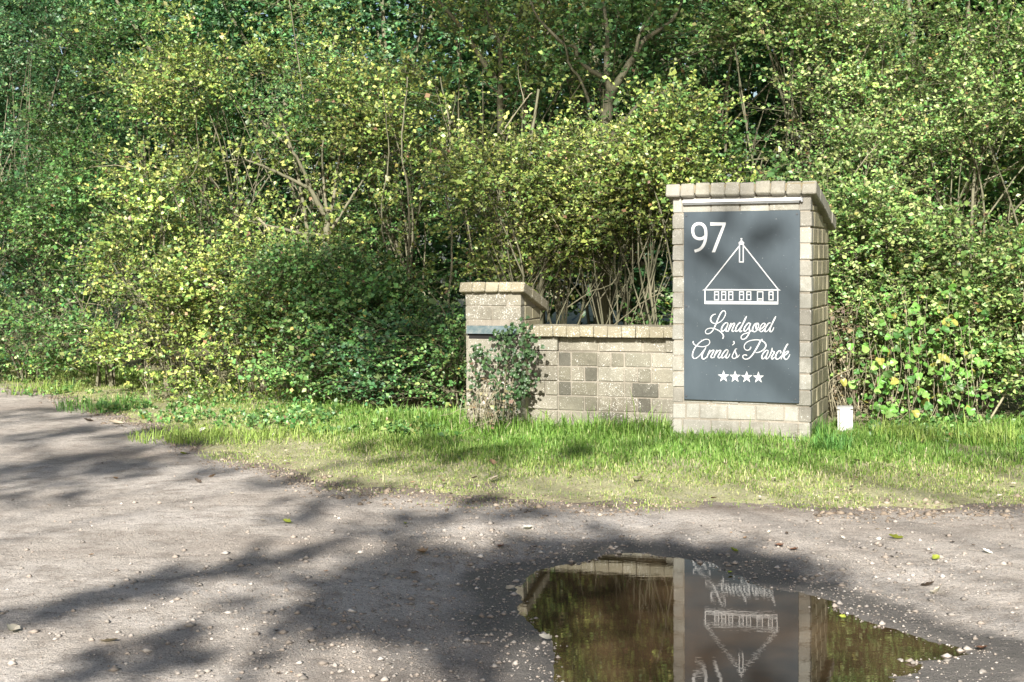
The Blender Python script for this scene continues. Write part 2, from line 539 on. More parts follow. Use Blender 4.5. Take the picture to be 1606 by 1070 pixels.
_brick_cache = {}
def brick_mesh(sx, sy, sz, mat, var=0, bev=0.004):
    """bevelled brick, origin at its lower left front corner"""
    key = (round(sx, 3), round(sy, 3), round(sz, 3), mat.name, var, bev)
    if key in _brick_cache:
        return _brick_cache[key]
    bm = bmesh.new()
    bmesh.ops.create_cube(bm, size=1.0)
    r = random.Random(hash(key[:3]) % 1000 + var * 17)
    for v in bm.verts:
        v.co = Vector(((v.co.x + .5) * sx, (v.co.y + .5) * sy, (v.co.z + .5) * sz))
        v.co += Vector((r.uniform(-1, 1) * .0022, r.uniform(-1, 1) * .0022, r.uniform(-1, 1) * .0025))
    bmesh.ops.bevel(bm, geom=list(bm.edges), offset=min(bev, sx * .3, sy * .3, sz * .3), segments=1, affect='EDGES', profile=0.5)
    me = bpy.data.meshes.new('brick')
    bm.to_mesh(me); bm.free()
    me.materials.append(mat)
    _brick_cache[key] = me
    return me

def put_brick(parent, x, y, z, sx, sy, sz, mat, name='brick', bev=0.004, rot=None, jit=0.003):
    me = brick_mesh(sx, sy, sz, mat, random.randrange(3), bev)
    o = bpy.data.objects.new(name, me)
    COL.objects.link(o)
    o.parent = parent
    o.location = (x + random.uniform(-jit, jit) * .6, y + random.uniform(-jit, jit), z + random.uniform(-jit, jit) * .5)
    if rot: o.rotation_euler = rot
    else: o.rotation_euler = (0, 0, random.uniform(-.006, .006))
    return o

def prism(name, prof, x0, x1, mat, parent):
    """profile in (depth, height) swept along x"""
    n = len(prof)
    V = [(x0, d, h) for d, h in prof] + [(x1, d, h) for d, h in prof]
    F = [tuple(range(n))[::-1], tuple(range(n, 2 * n))] + [(i, (i + 1) % n, n + (i + 1) % n, n + i) for i in range(n)]
    me = bpy.data.meshes.new(name)
    me.from_pydata(V, [], [f[::-1] for f in F]); me.update()
    return link(name, me, mat, parent)

# --- the big sign pillar
PZ0 = 0.054
cr = at_y(1272, 560, 9.98)
W1, D1 = 1.0, 0.88
O1 = Vector((cr.x, cr.y, 0)) - U * W1                 # left front corner
pil = empty('brick_pillar', None, 'tall pale concrete brick pillar with sloping brick cap carrying the sign', 'pillar', mat=frame(O1))
PITCHZ = 0.115
SL = 0.25                                              # fall of the cap per metre of depth
CAPF = 1.896                                           # underside of the cap at the front
def cap_under(d): return CAPF - SL * (d + 0.05)
prism('mortar_core', [(0.012, PZ0), (D1 - 0.02, PZ0), (D1 - 0.02, cap_under(D1 - 0.02) + 0.02), (0.012, cap_under(0) + 0.02)], 0.012, W1 - 0.012, M_MORTAR2, pil)
prism('mortar_face', [(0.0075, PZ0 + .01), (0.03, PZ0 + .01), (0.03, CAPF - 0.01), (0.0075, CAPF - .01)], 0.010, W1 - 0.010, M_MORTAR, pil)
for k in range(16):
    z = PZ0 + k * PITCHZ
    hb = 0.104
    # front courses: half brick bond
    if k in (0, 1, 15):
        cells = [0.5, 1, 1, 1, 1, 0.26] if k % 2 == 0 else [0.35, 1, 1, 1, 1, 0.41]
        x = 0.0
        tot = sum(cells)
        for c in cells:
            w = c / tot * W1
            put_brick(pil, x + .003, 0, z, w - .007, 0.09, hb, M_BR_FRONT)
            x += w
    else:
        a = 0.083 if k % 2 else 0.098
        b = 0.083 if k % 2 == 0 else 0.098
        put_brick(pil, 0.0, 0, z, a - .006, 0.09, hb, M_BR_FRONT)
        put_brick(pil, W1 - b, 0, z, b, 0.09, hb, M_BR_FRONT)
        x = a
        cells = [1, 1, 1, 1] if k % 2 else [.5, 1, 1, 1, .5]
        for c in cells:
            w = c / sum(cells) * (W1 - a - b)
            put_brick(pil, x, 0.002, z, w - .008, 0.085, hb, M_BR_FRONT)
            x += w
    # side courses
    for side in (0, 1):
        d = 0.096 if k % 2 else 0.15
        first = True
        while d < D1 - 0.03:
            L = min(0.205, D1 - d)
            top = cap_under(d + L) + 0.012
            h2 = min(hb, top - z)
            if h2 > 0.025:
                if k % 2 == 0 and first:
                    put_brick(pil, W1 - .085 if side else 0, 0.093, z, .085, 0.052, min(hb, h2), M_BR_SIDE)
                put_brick(pil, W1 - .085 + random.uniform(-.004, .002) if side else random.uniform(-.002, .004), d, z, .085, L - random.uniform(.008, .02), h2, M_BR_SIDE, bev=0.005)
            first = False
            d += 0.212
# sloping cap of bricks, ten across and five deep
a = math.atan(SL)
nc, nr_ = 10, 5
cw = (W1 + 0.085) / nc
for i in range(nc):
    for j in range(nr_):
        d0 = -0.052 + j * 0.205
        x0 = -0.042 + i * cw
        put_brick(pil, x0 + .002, d0 * math.cos(a), CAPF - SL * (d0 + .052) * math.cos(a) + (random.uniform(-.006, .006) if j == 0 else 0), cw - .006, 0.200, 0.094, M_BR_CAP, name='cap_brick',
                  bev=0.007, rot=(-a, random.uniform(-.012, .012), random.uniform(-.012, .012)), jit=.004)
prism('cap_mortar', [(-0.03, CAPF + .02), (D1 + .04, cap_under(D1 + .04) + .02), (D1 + .04, cap_under(D1 + .04) + .07), (-0.03, CAPF + .075)], -0.025, W1 + .025, M_MORTAR2, pil)

# --- the sign board on it
sg = empty('sign_board', None, 'grey blue sign board with white 97, house emblem, script lettering and four stars', 'sign', mat=frame(O1))
FN = -D
PANEL_F = -0.018
def loc1(x, y, dep):                                   # photo pixel -> pillar coordinates on plane at depth dep
    p = on_plane(x, y, O1 + D * dep, D)
    q = p - O1
    return q.dot(U), q.z
PC = [loc1(1072.5, 333, PANEL_F), loc1(1254.5, 329.5, PANEL_F), loc1(1253.2, 633, PANEL_F), loc1(1072.8, 626.5, PANEL_F)]
bm = bmesh.new()
f0 = [bm.verts.new((s, PANEL_F, z)) for s, z in PC]
f1 = [bm.verts.new((s, PANEL_F + .012, z)) for s, z in PC]
bm.faces.new(f0); bm.faces.new(f1[::-1])
for i in range(4):
    bm.faces.new([f0[i], f1[i], f1[(i + 1) % 4], f0[(i + 1) % 4]])
bmesh.ops.recalc_face_normals(bm, faces=bm.faces)
bmesh.ops.bevel(bm, geom=list(bm.edges), offset=.0015, segments=1, affect='EDGES')
me = bpy.data.meshes.new('panel'); bm.to_mesh(me); bm.free()
panel = link('panel', me, M_PANEL, sg)

PRINT = PANEL_F - 0.0015
class Ink:
    """flat white vinyl shapes traced on the board"""
    def __init__(self): self.a = Acc()
    def poly(self, pts, org, zm):
        P = np.array([loc1(org[0] + x / zm, org[1] + y / zm, PRINT) for x, y in pts])
        V = np.stack([P[:, 0], np.full(len(P), PRINT), P[:, 1]], -1)
        self.polys = getattr(self, 'polys', []); self.polys.append(V)
    def stroke(self, pts, w, org, zm, sub=7, taper=True, wv=None):
        P = catmull(pts, sub) if sub > 1 else np.array(pts, float)
        T = nrm(np.gradient(P, axis=0))
        Nn = np.stack([-T[:, 1], T[:, 0]], -1)
        n = len(P)
        ww = np.full(n, w / 2.0 * (.76 if wv else .95))
        if wv:  # thicker on the falling strokes
            ww = ww * (0.78 + 0.5 * np.clip(T[:, 1] * (1 if T[:, 1].mean() >= 0 else -1), 0, 1) ** 1.5)
        if taper:
            e = np.minimum(np.arange(n), np.arange(n)[::-1]); ww = ww * np.clip(0.55 + e * 0.2, 0, 1)
        A = P + Nn * ww[:, None]; B = P - Nn * ww[:, None]
        Q = np.vstack([A, B])
        V = np.array([(s, PRINT, z) for s, z in (loc1(org[0] + x / zm, org[1] + y / zm, PRINT) for x, y in Q)])
        i = np.arange(n - 1)
        self.a.add(V, np.stack([i, i + 1, n + i + 1, n + i], -1))
    def build(self, name, label=None):
        V = [v for blk in self.a.V for v in blk]; F = [tuple(f) for blk in self.a.F for f in blk]
        for P in getattr(self, 'polys', []):
            b = len(V); V += list(P); F.append(tuple(range(b, b + len(P))))
        bm = bmesh.new()
        vv = [bm.verts.new(v) for v in V]
        bm.verts.ensure_lookup_table()
        for k, f in enumerate(F):
            try: bm.faces.new([vv[i] for i in f])
            except ValueError: pass
        bm.normal_update()
        for f in bm.faces:
            if f.normal.y > 0: f.normal_flip()
        bmesh.ops.triangulate(bm, faces=[f for f in bm.faces if len(f.verts) > 4])
        me = bpy.data.meshes.new(name); bm.to_mesh(me); bm.free()
        o = link(name, me, M_WHITE, sg)
        if label: o['label'] = label
        return o

O97, Z97 = (1075, 340), 7.381
k = Ink()
k.stroke([(226, 232), (190, 253), (145, 254), (105, 230), (86, 180), (88, 130), (110, 95), (155, 80), (200, 92), (228, 132), (237, 190), (230, 270), (205, 335), (165, 378), (106, 400)], 35, O97, Z97, taper=False)
k.build('number_nine', 'white figure nine')
k = Ink()
k.poly([(287, 66), (467, 66), (467, 88), (343, 412), (305, 412), (428, 103), (287, 103)], O97, Z97)
k.build('number_seven', 'white figure seven')
k = Ink()
def rect(k, x0, y0, x1, y1, t):
    k.poly([(x0, y0), (x1, y0), (x1, y0 + t), (x0, y0 + t)], O97, Z97); k.poly([(x0, y1 - t), (x1, y1 - t), (x1, y1), (x0, y1)], O97, Z97)
    k.poly([(x0, y0 + t), (x0 + t, y0 + t), (x0 + t, y1 - t), (x0, y1 - t)], O97, Z97); k.poly([(x1 - t, y0 + t), (x1, y0 + t), (x1, y1 - t), (x1 - t, y1 - t)], O97, Z97)
k.poly([(195, 852), (222, 838), (624, 328), (634, 338), (236, 838), (220, 852)], O97, Z97)
k.poly([(662, 330), (672, 322), (1078, 838), (1106, 854), (1075, 854)], O97, Z97)
k.poly([(236, 838), (1070, 841), (1070, 855), (222, 852)], O97, Z97)
k.poly([(220, 853), (232, 853), (232, 976), (220, 976)], O97, Z97)
k.poly([(1063, 856), (1075, 856), (1075, 982), (1063, 982)], O97, Z97)
k.poly([(220, 975), (1074, 984), (1074, 1016), (220, 1011)], O97, Z97)
rect(k, 620, 312, 675, 530, 12)
k.poly([(610, 308), (648, 266), (687, 308), (668, 308), (648, 284), (628, 308)], O97, Z97)
k.poly([(628, 297), (668, 297), (676, 311), (620, 311)], O97, Z97)
k.poly([(648 + 11 * math.cos(t), 257 + 11 * math.sin(t)) for t in np.linspace(0, 6.283, 11)[:-1]], O97, Z97)
for x0 in (332, 414, 496, 621, 705, 962):
    rect(k, x0, 864, x0 + 57, 968, 11); k.poly([(x0 + 11, 897), (x0 + 46, 897), (x0 + 46, 908), (x0 + 11, 908)], O97, Z97)
rect(k, 828, 864, 902, 982, 11); k.poly([(839, 946), (891, 946), (891, 958), (839, 958)], O97, Z97)
k.build('house_emblem', 'white line drawing of a farmhouse with steep roof and chimney')

OL, ZL = (1100, 480), 12.848
k = Ink()
for w, pts in [
    (26, [(292, 163), (240, 178), (200, 220), (185, 270), (205, 320), (250, 350), (310, 350), (370, 325), (430, 275), (470, 210), (488, 150), (475, 107), (445, 97), (410, 120), (375, 175), (340, 250), (300, 350), (260, 440), (225, 500), (180, 545), (130, 563), (92, 550), (80, 515), (100, 478), (150, 452), (210, 447), (270, 460), (340, 490), (400, 535), (435, 580), (445, 620), (428, 662)]),
    (28, [(542, 355), (510, 338), (470, 352), (430, 402), (406, 460), (412, 504), (435, 510), (470, 480), (510, 420), (542, 352)]), (28, [(540, 358), (510, 430), (494, 490), (510, 516), (540, 498)]),
    (28, [(602, 342), (575, 405), (540, 520)]), (26, [(545, 510), (590, 425), (630, 362), (660, 346), (666, 375), (640, 430), (619, 490), (635, 516), (670, 495)]),
    (28, [(800, 340), (770, 342), (730, 382), (695, 450), (690, 500), (710, 514), (750, 480), (800, 410), (845, 325)]), (32, [(912, 205), (840, 350), (790, 450), (770, 500), (790, 520), (825, 495)]),
    (28, [(992, 352), (950, 345), (905, 385), (866, 450), (862, 500), (885, 510), (930, 465), (985, 370)]), (27, [(996, 350), (962, 430), (972, 500), (950, 570), (900, 645), (840, 673), (804, 655), (806, 610), (850, 567), (920, 545), (1000, 508), (1035, 470)]),
    (28, [(1130, 346), (1090, 357), (1050, 410), (1031, 470), (1042, 510), (1075, 520), (1115, 492), (1146, 430), (1155, 370), (1135, 347), (1105, 400), (1112, 470), (1165, 485)]),
    (28, [(1165, 480), (1220, 450), (1270, 400), (1281, 362), (1255, 347), (1215, 377), (1181, 440), (1176, 495), (1205, 519), (1250, 493), (1285, 450)]),
    (28, [(1402, 342), (1360, 347), (1320, 392), (1286, 460), (1281, 508), (1305, 519), (1350, 480), (1400, 400), (1440, 320)]), (32, [(1500, 210), (1430, 350), (1385, 450), (1380, 503), (1405, 520), (1437, 490), (1461, 430)]),
]:
    k.stroke(pts, w, OL, ZL, wv=True)
k.build('script_lettering', 'white script lettering Landgoed')
OA, ZA = (1080, 525), 17.844
k = Ink()
for w, pts in [
    (32, [(133, 180), (126, 220), (150, 265), (200, 300), (280, 325), (370, 340), (450, 330), (520, 308), (575, 260), (594, 205), (575, 155), (530, 131), (470, 131), (390, 162), (300, 227), (220, 312), (160, 402), (122, 490), (107, 570), (117, 630), (150, 663), (200, 663), (260, 628), (320, 570), (390, 480), (480, 360)]),
    (40, [(488, 352), (430, 452), (387, 540), (371, 610), (386, 663), (420, 684), (460, 664), (510, 620)]),
    (38, [(602, 425), (560, 520), (503, 655)]), (36, [(510, 640), (570, 530), (640, 452), (692, 432), (700, 462), (662, 540), (630, 600), (640, 646), (685, 645)]),
    (38, [(797, 425), (760, 510), (703, 655)]), (36, [(710, 640), (770, 530), (835, 452), (888, 436), (895, 467), (860, 540), (830, 600), (837, 646), (872, 648), (925, 595)]),
    (38, [(1112, 442), (1070, 421), (1020, 452), (960, 530), (926, 600), (932, 645), (960, 650), (1010, 610), (1060, 540), (1112, 448)]), (38, [(1110, 450), (1070, 540), (1041, 610), (1050, 650), (1085, 650), (1130, 600), (1162, 530)]),
    (58, [(1243, 195), (1256, 200), (1262, 212)]), (28, [(1272, 205), (1280, 230), (1262, 262), (1216, 297)]),
    (30, [(1360, 402), (1325, 400), (1298, 432), (1260, 510), (1215, 600)]), (38, [(1300, 432), (1315, 500), (1344, 570), (1340, 630), (1290, 664), (1237, 655), (1215, 622), (1238, 600)]), (26, [(1310, 662), (1370, 630), (1432, 556)]),
]:
    k.stroke(pts, w, OA, ZA, wv=True)
OP = (1155, 525)
for w, pts in [
    (36, [(404, 338), (385, 395), (340, 430), (285, 435), (236, 400), (216, 345), (230, 280), (290, 215), (380, 170), (480, 150), (600, 147), (710, 172), (780, 212), (820, 270), (820, 332), (780, 400), (710, 455), (620, 494), (528, 504)]),
    (44, [(728, 126), (675, 172), (630, 260), (570, 370), (510, 470), (450, 560), (390, 630), (320, 676), (240, 684), (192, 655), (177, 612), (196, 577), (250, 565), (300, 582)]),
    (40, [(900, 452), (850, 437), (800, 462), (740, 540), (711, 610), (717, 663), (745, 679), (790, 640), (840, 570), (892, 462)]), (40, [(890, 470), (850, 560), (826, 640), (845, 680), (890, 650), (935, 590)]),
    (34, [(925, 605), (975, 490), (1002, 368)]), (40, [(990, 400), (1005, 455), (1050, 475), (1060, 495), (1025, 560), (986, 620), (990, 670), (1012, 684), (1065, 630)]),
    (40, [(1222, 528), (1246, 490), (1235, 456), (1200, 451), (1150, 492), (1106, 570), (1096, 640), (1115, 679), (1160, 684), (1210, 650), (1252, 600)]),
    (44, [(1446, 255), (1400, 312), (1330, 460), (1248, 692)]), (38, [(1255, 680), (1310, 570), (1380, 492), (1438, 462), (1450, 490), (1400, 545), (1345, 580), (1331, 605), (1340, 660), (1375, 689), (1420, 680), (1465, 620), (1497, 550)]),
]:
    k.stroke(pts, w, OP, ZA, wv=True)
k.build('script_lettering', "white script lettering Anna's Parck")
for cx_, cy_ in [(335, 342), (640, 350), (947, 358), (1258, 368)]:
    k = Ink()
    k.poly([(cx_ + (155 if i % 2 == 0 else 62) * math.sin(i * math.pi / 5), cy_ + 8 - (165 if i % 2 == 0 else 64) * math.cos(i * math.pi / 5)) for i in range(10)], (1115, 570), 16.9)
    k.build('star', 'small white five pointed star')
def cyl(name, p0, p1, r, sides, mat, parent):
    V, Fq = tube(np.array([p0, p1]), r, r, sides, 1)
    n = len(V) // sides
    F = [tuple(q) for q in Fq] + [tuple(range(sides))[::-1], tuple(range((n - 1) * sides, n * sides))]
    me = bpy.data.meshes.new(name); me.from_pydata([tuple(v) for v in V], [], F); me.update()
    return link(name, me, mat, parent)
for x, y in [(1076.5, 338), (1250, 335.5), (1076.5, 480), (1248.5, 481), (1076.5, 621), (1247.5, 626.5)]:
    s, z = loc1(x, y, PANEL_F)
    cyl('screw', (s, PANEL_F + .001, z), (s, PANEL_F - .006, z), .0065, 10, M_STEEL, sg)

# --- the strip lamp over the board
s0, za = loc1(1071, 317.5, -.03); s1, zb = loc1(1256, 313, -.03)
zc = (za + zb) / 2
lamp = empty('strip_lamp', None, 'long slim white strip lamp fixed above the sign board', 'lamp', mat=frame(O1))
prism('housing', [(-.006, zc + .018), (-.034, zc + .012), (-.040, zc + .002), (-.040, zc - .004), (-.006, zc - .004)], s0, s1, M_LAMP, lamp)
prism('diffuser', [(-.004, zc - .0045), (-.036, zc - .0045), (-.024, zc - .020), (-.004, zc - .022)], s0 + .002, s1 - .012, M_LAMPG, lamp)
prism('end_cap', [(-.004, zc + .016), (-.032, zc + .010), (-.030, zc - .014), (-.004, zc - .016)], s1 + .0005, s1 + .012, M_LAMPG, lamp)

# --- the low wall
WOFF = 0.22
OW = O1 + D * WOFF
def wx(x, dep=WOFF):
    p = on_plane(x, 560, O1 + D * dep, D); return (p - O1).dot(U)
def wz(x, y, dep=WOFF):
    return on_plane(x, y, O1 + D * dep, D).z
XL, XR = wx(829), -0.004
wall = empty('low_brick_wall', None, 'low tan brick wall with dark grey bricks joining the two pillars', 'wall', mat=frame(O1))
WTOP = wz(950, 529)
ROW = 0.1135
hu = (XR - wx(875)) / 9.05
prism('mortar_core', [(WOFF + .006, 0.02), (WOFF + .2, 0.02), (WOFF + .2, WTOP + .02), (WOFF + .042, WTOP + .02), (WOFF + .042, WTOP - ROW), (WOFF + .006, WTOP - ROW)], XL - .02, XR + .003, M_MORTAR, wall)
T_, G_, K_ = M_BR_WALL, M_BR_GREY, M_BR_DARK
rows = [
    [(3, T_), (3.3, T_), (1.7, T_), (1, T_)],
    [(1, K_), (2, G_), (1, T_), (1, G_), (2, G_), (2, T_)],
    [(1, G_), (1, T_), (1, K_), (2, T_), (1, T_), (1, G_), (2, T_)],
    [(1, K_), (2, G_), (2, T_), (.55, T_), (2, K_), (1.45, T_)],
    [(2, G_), (1, G_), (1, T_), (2, T_), (1, K_), (2, T_)],
    [(1, T_), (2, T_), (2, G_), (1, T_), (2, T_), (1, T_)],
    [(2, T_), (2, T_), (2, T_), (2, T_), (1, T_)],
]
xs0 = wx(875)
for r_i, row in enumerate(rows):
    z = WTOP - (r_i + 1) * ROW + .004
    x = xs0
    for n_, mt in row:
        rec = 0.028 if (r_i == 0 and x < xs0 + 7.9 * hu) else 0.0
        put_brick(wall, x + .004, WOFF + rec - .001, z, n_ * hu - .009, .08, ROW - .009, mt, bev=.005)
        x += n_ * hu
    # left end, browner stretch next to the letterbox pillar
    x = xs0; w = 2 * hu if r_i % 2 == 0 else 1.0 * hu
    while x > XL + .02:
        ww = min(w, x - XL + .01)
        put_brick(wall, x - ww + .004, WOFF - .006, z, ww - .008, .08, ROW - .008, T_, bev=.005)
        x -= ww; w = 2 * hu
prism('recess_back', [(WOFF + .034, WTOP - ROW + .002), (WOFF + .041, WTOP - ROW + .002), (WOFF + .041, WTOP), (WOFF + .034, WTOP)], xs0 + .002, XR - .01, M_MORTAR, wall)
CH = wz(950, 512) - WTOP
nb = 11
cw2 = (XR - XL) / nb
for i in range(nb):
    put_brick(wall, XL + i * cw2 + .001, WOFF - .052, WTOP + .002, cw2 - .0025, .30, CH, M_BR_WCAP, name='cap_brick', bev=.004, jit=.004)

# --- the letterbox pillar
SOFF = 0.06
xr, xl = wx(818, SOFF), wx(730.5, SOFF)
OS = O1 + D * SOFF + U * xl
WS = xr - xl
DS = 0.46
sp_ = empty('letterbox_pillar', None, 'shorter weathered brick pillar with pale blue letterbox flap and ivy', 'pillar', mat=frame(OS))
def sz(x, y): return on_plane(x, y, O1 + D * SOFF, D).z
STOP = sz(775, 457.5); SC = sz(775, 441)
SSL = 0.30
prism('mortar_core', [(.006, 0.02), (DS - .01, 0.02), (DS - .01, STOP - SSL * DS + .02), (.006, STOP + .015)], .008, WS - .008, M_MORTAR, sp_)
zf0, zf1 = sz(770, 531), sz(770, 511)
pitch2 = 0.1115
k_i = 0
z = STOP - pitch2 + .004
while z > -0.02:
    if z + pitch2 < zf0 + .004 or z > zf1 - .03:
        zt = z + pitch2 - .008
        zlo = z
        if zlo < zf1 < zt: zlo = zf1 + .004
        cells = [1, 1.1] if k_i % 2 else [.5, 1.1, .5]
        if k_i < 2: cells = [.95, 1] if k_i else [.5, 1, .5]
        x = 0
        for c in cells:
            w = c / sum(cells) * WS
            put_brick(sp_, x + .001, 0, zlo, w - .005, .09, zt - zlo, M_BR_WALL, bev=.005); x += w
    else:
        put_brick(sp_, 0, .002, z, .03, .09, min(pitch2 - .006, zf1 - z + .05), M_BR_WALL, bev=.004)
        put_brick(sp_, WS - .075, .001, z, .073, .09, pitch2 - .006, M_BR_WALL, bev=.004)
    for side in (0, 1):
        d = .094
        for L in ([.16, .2] if k_i % 2 else [.06, .2, .1]):
            top = STOP - SSL * (d + L + .05) + .02
            h2 = min(pitch2 - .008, top - z)
            if h2 > .02:
                put_brick(sp_, WS - .086 if side else 0.001, d, z, .085, L - .006, h2, M_BR_SIDE, bev=.005)
            d += L
    z -= pitch2; k_i += 1
a2 = math.atan(SSL)
cw3 = (WS + .075) / 5
for i in range(5):
    for j in range(3):
        d0 = -.045 + j * .19
        put_brick(sp_, -.035 + i * cw3 + .001, d0 * math.cos(a2), STOP - SSL * (d0 + .045) * math.cos(a2), cw3 - .003, .186, SC - STOP - .002, M_BR_WCAP, name='cap_brick', bev=.006,
                  rot=(-a2, 0, random.uniform(-.008, .008)), jit=.002)
xa, xb = wx(733.5, SOFF) - xl, wx(811, SOFF) - xl
zfm = sz(770, 523.5)
prism('letter_flap', [(-.014, zf1), (-.004, zf1), (-.004, zfm), (-.024, zfm)], xa, xb, M_FLAP, sp_)
prism('letter_slot', [(.0035, zf0 - .004), (.0055, zf0 - .004), (.0055, zf1), (.0035, zf1)], xa, xb, M_BLACK, sp_)  # flat black strip, the shade inside the slot painted on
put_brick(sp_, xa - .004, .0, zf0 - pitch2 * 1.0, xb - xa + .006, .09, pitch2 - .004, M_BR_WALL, name='sill_brick', bev=.005)

# --- short white marker post beside the pillar
pp = at_z(1326, 676, 0.15)
post = empty('marker_post', (pp.x, pp.y, gz(pp.x, pp.y) - .075), 'short white plastic post standing in the grass beside the tall pillar', 'post')
bm = bmesh.new()
bmesh.ops.create_cube(bm, size=1)
for v in bm.verts: v.co = Vector((v.co.x * .112, v.co.y * .112, (v.co.z + .5) * .255))
bmesh.ops.bevel(bm, geom=[e for e in bm.edges if abs(e.verts[0].co.z - e.verts[1].co.z) > .1], offset=.018, segments=3, affect='EDGES')
me = bpy.data.meshes.new('shaft'); bm.to_mesh(me); bm.free(); me.materials.append(M_POST)
o = link('shaft', me, None, post); o.rotation_euler = (0.03, -.02, R(-12))
bm = bmesh.new()
bmesh.ops.create_cube(bm, size=1)
for v in bm.verts: v.co = Vector((v.co.x * .118, v.co.y * .118, .252 + (v.co.z + .5) * .012))
bmesh.ops.bevel(bm, geom=list(bm.edges), offset=.004, segments=2, affect='EDGES')
me = bpy.data.meshes.new('top_cap'); bm.to_mesh(me); bm.free(); me.materials.append(M_POST)
o = link('top_cap', me, None, post); o.rotation_euler = (0.03, -.02, R(-12))

# ------------------------------------------------------------------ foliage
PAL = {  # base colours of the leaves with their share
    'olive':  [((0.148, 0.178, 0.042), 5), ((0.104, 0.146, 0.032), 5), ((0.215, 0.232, 0.070), 3), ((0.060, 0.105, 0.028), 4), ((0.23, 0.20, 0.05), .22), ((0.13, 0.08, 0.045), .25)],
    'green':  [((0.062, 0.125, 0.034), 5), ((0.085, 0.148, 0.040), 4), ((0.040, 0.092, 0.026), 5), ((0.140, 0.178, 0.058), 2), ((0.24, 0.21, 0.05), .1), ((0.12, 0.08, 0.045), .12)],
    'deep':   [((0.036, 0.088, 0.034), 5), ((0.054, 0.112, 0.040), 4), ((0.026, 0.064, 0.026), 5), ((0.095, 0.140, 0.050), 1.5), ((0.20, 0.17, 0.05), .08)],
    'bright': [((0.122, 0.182, 0.050), 5), ((0.172, 0.212, 0.072), 4), ((0.066, 0.132, 0.034), 5), ((0.220, 0.245, 0.100), 2), ((0.26, 0.23, 0.06), .15), ((0.16, 0.10, 0.05), .18)],
    'vine':   [((0.095, 0.205, 0.040), 5), ((0.140, 0.240, 0.055), 4), ((0.058, 0.140, 0.032), 3), ((0.24, 0.26, 0.06), .6)],
    'ivy':    [((0.032, 0.062, 0.026), 5), ((0.042, 0.080, 0.032), 4), ((0.065, 0.110, 0.040), 2), ((0.20, 0.24, 0.05), .5)],
    'dry':    [((0.27, 0.215, 0.13), 5), ((0.20, 0.145, 0.08), 4), ((0.34, 0.285, 0.19), 3), ((0.15, 0.10, 0.06), 3)],
}
LEAFGAIN = {'dry': (.9, .95, .95), 'ivy': (1.0, 1.05, 1.0), 'vine': (1.4, 1.4, 1.4)}
def pick(pal, n):
    c = np.array([p[0] for p in PAL[pal]]); w = np.array([p[1] for p in PAL[pal]], float)
    k = rng.choice(len(c), size=n, p=w / w.sum())
    return np.clip(np.array(LEAFGAIN.get(pal, (1.74, 1.77, 1.85))) * c[k] * (1 + rng.normal(scale=.16, size=(n, 1))) * (1 + rng.normal(scale=.07, size=(n, 3))), .006, .8)

LT = np.array([[0, 0, 0], [.40, .42, .10], [0, .48, 0], [-.40, .42, .10], [0, 1.0, -.06]])
LF = np.array([[0, 1, 2], [0, 2, 3], [2, 1, 4], [2, 4, 3]])
LT2 = np.array([[0, 0, 0], [.36, .45, .05], [0, 1.0, 0], [-.36, .45, .05]])
LF2 = np.array([[0, 1, 2], [0, 2, 3]])
def leaf_geo(pos, ax, nm, size, C, simple=False, wide=1.0):
    T, Fc = (LT2, LF2) if simple else (LT, LF)
    ax = nrm(ax)
    nm = nm - (nm * ax).sum(-1, keepdims=True) * ax
    nm = nrm(nm)
    sd = np.cross(ax, nm)
    s = size[:, None, None]
    V = pos[:, None, :] + s * (T[None, :, 0:1] * wide * sd[:, None, :] + T[None, :, 1:2] * ax[:, None, :] + T[None, :, 2:3] * nm[:, None, :])
    n, m = len(pos), len(T)
    F = (Fc[None] + (np.arange(n) * m)[:, None, None]).reshape(-1, 3)
    return V.reshape(-1, 3), F, np.repeat(C, m, axis=0)

def twig_geo(o, e, mid, r):
    """three sided bent twig: o -> mid -> e, tris"""
    d = nrm(e - o)
    A = nrm(np.cross(d, np.array([0.3, 0.2, 1.0]))); B = np.cross(d, A)
    rings = []
    for p, f in ((o, 1.0), (e, .4)):
        for a in (0, 2.094, 4.189):
            rings.append(p + (A * math.cos(a) + B * math.sin(a)) * (r * f)[:, None])
    V = np.stack(rings, 1)
    q = []
    for k in (0,):
        for i in range(3):
            j = (i + 1) % 3
            q += [[k + i, k + j, k + 3 + j], [k + i, k + 3 + j, k + 3 + i]]
    q = np.array(q)
    F = (q[None] + (np.arange(len(o)) * 6)[:, None, None]).reshape(-1, 3)
    return V.reshape(-1, 3), F

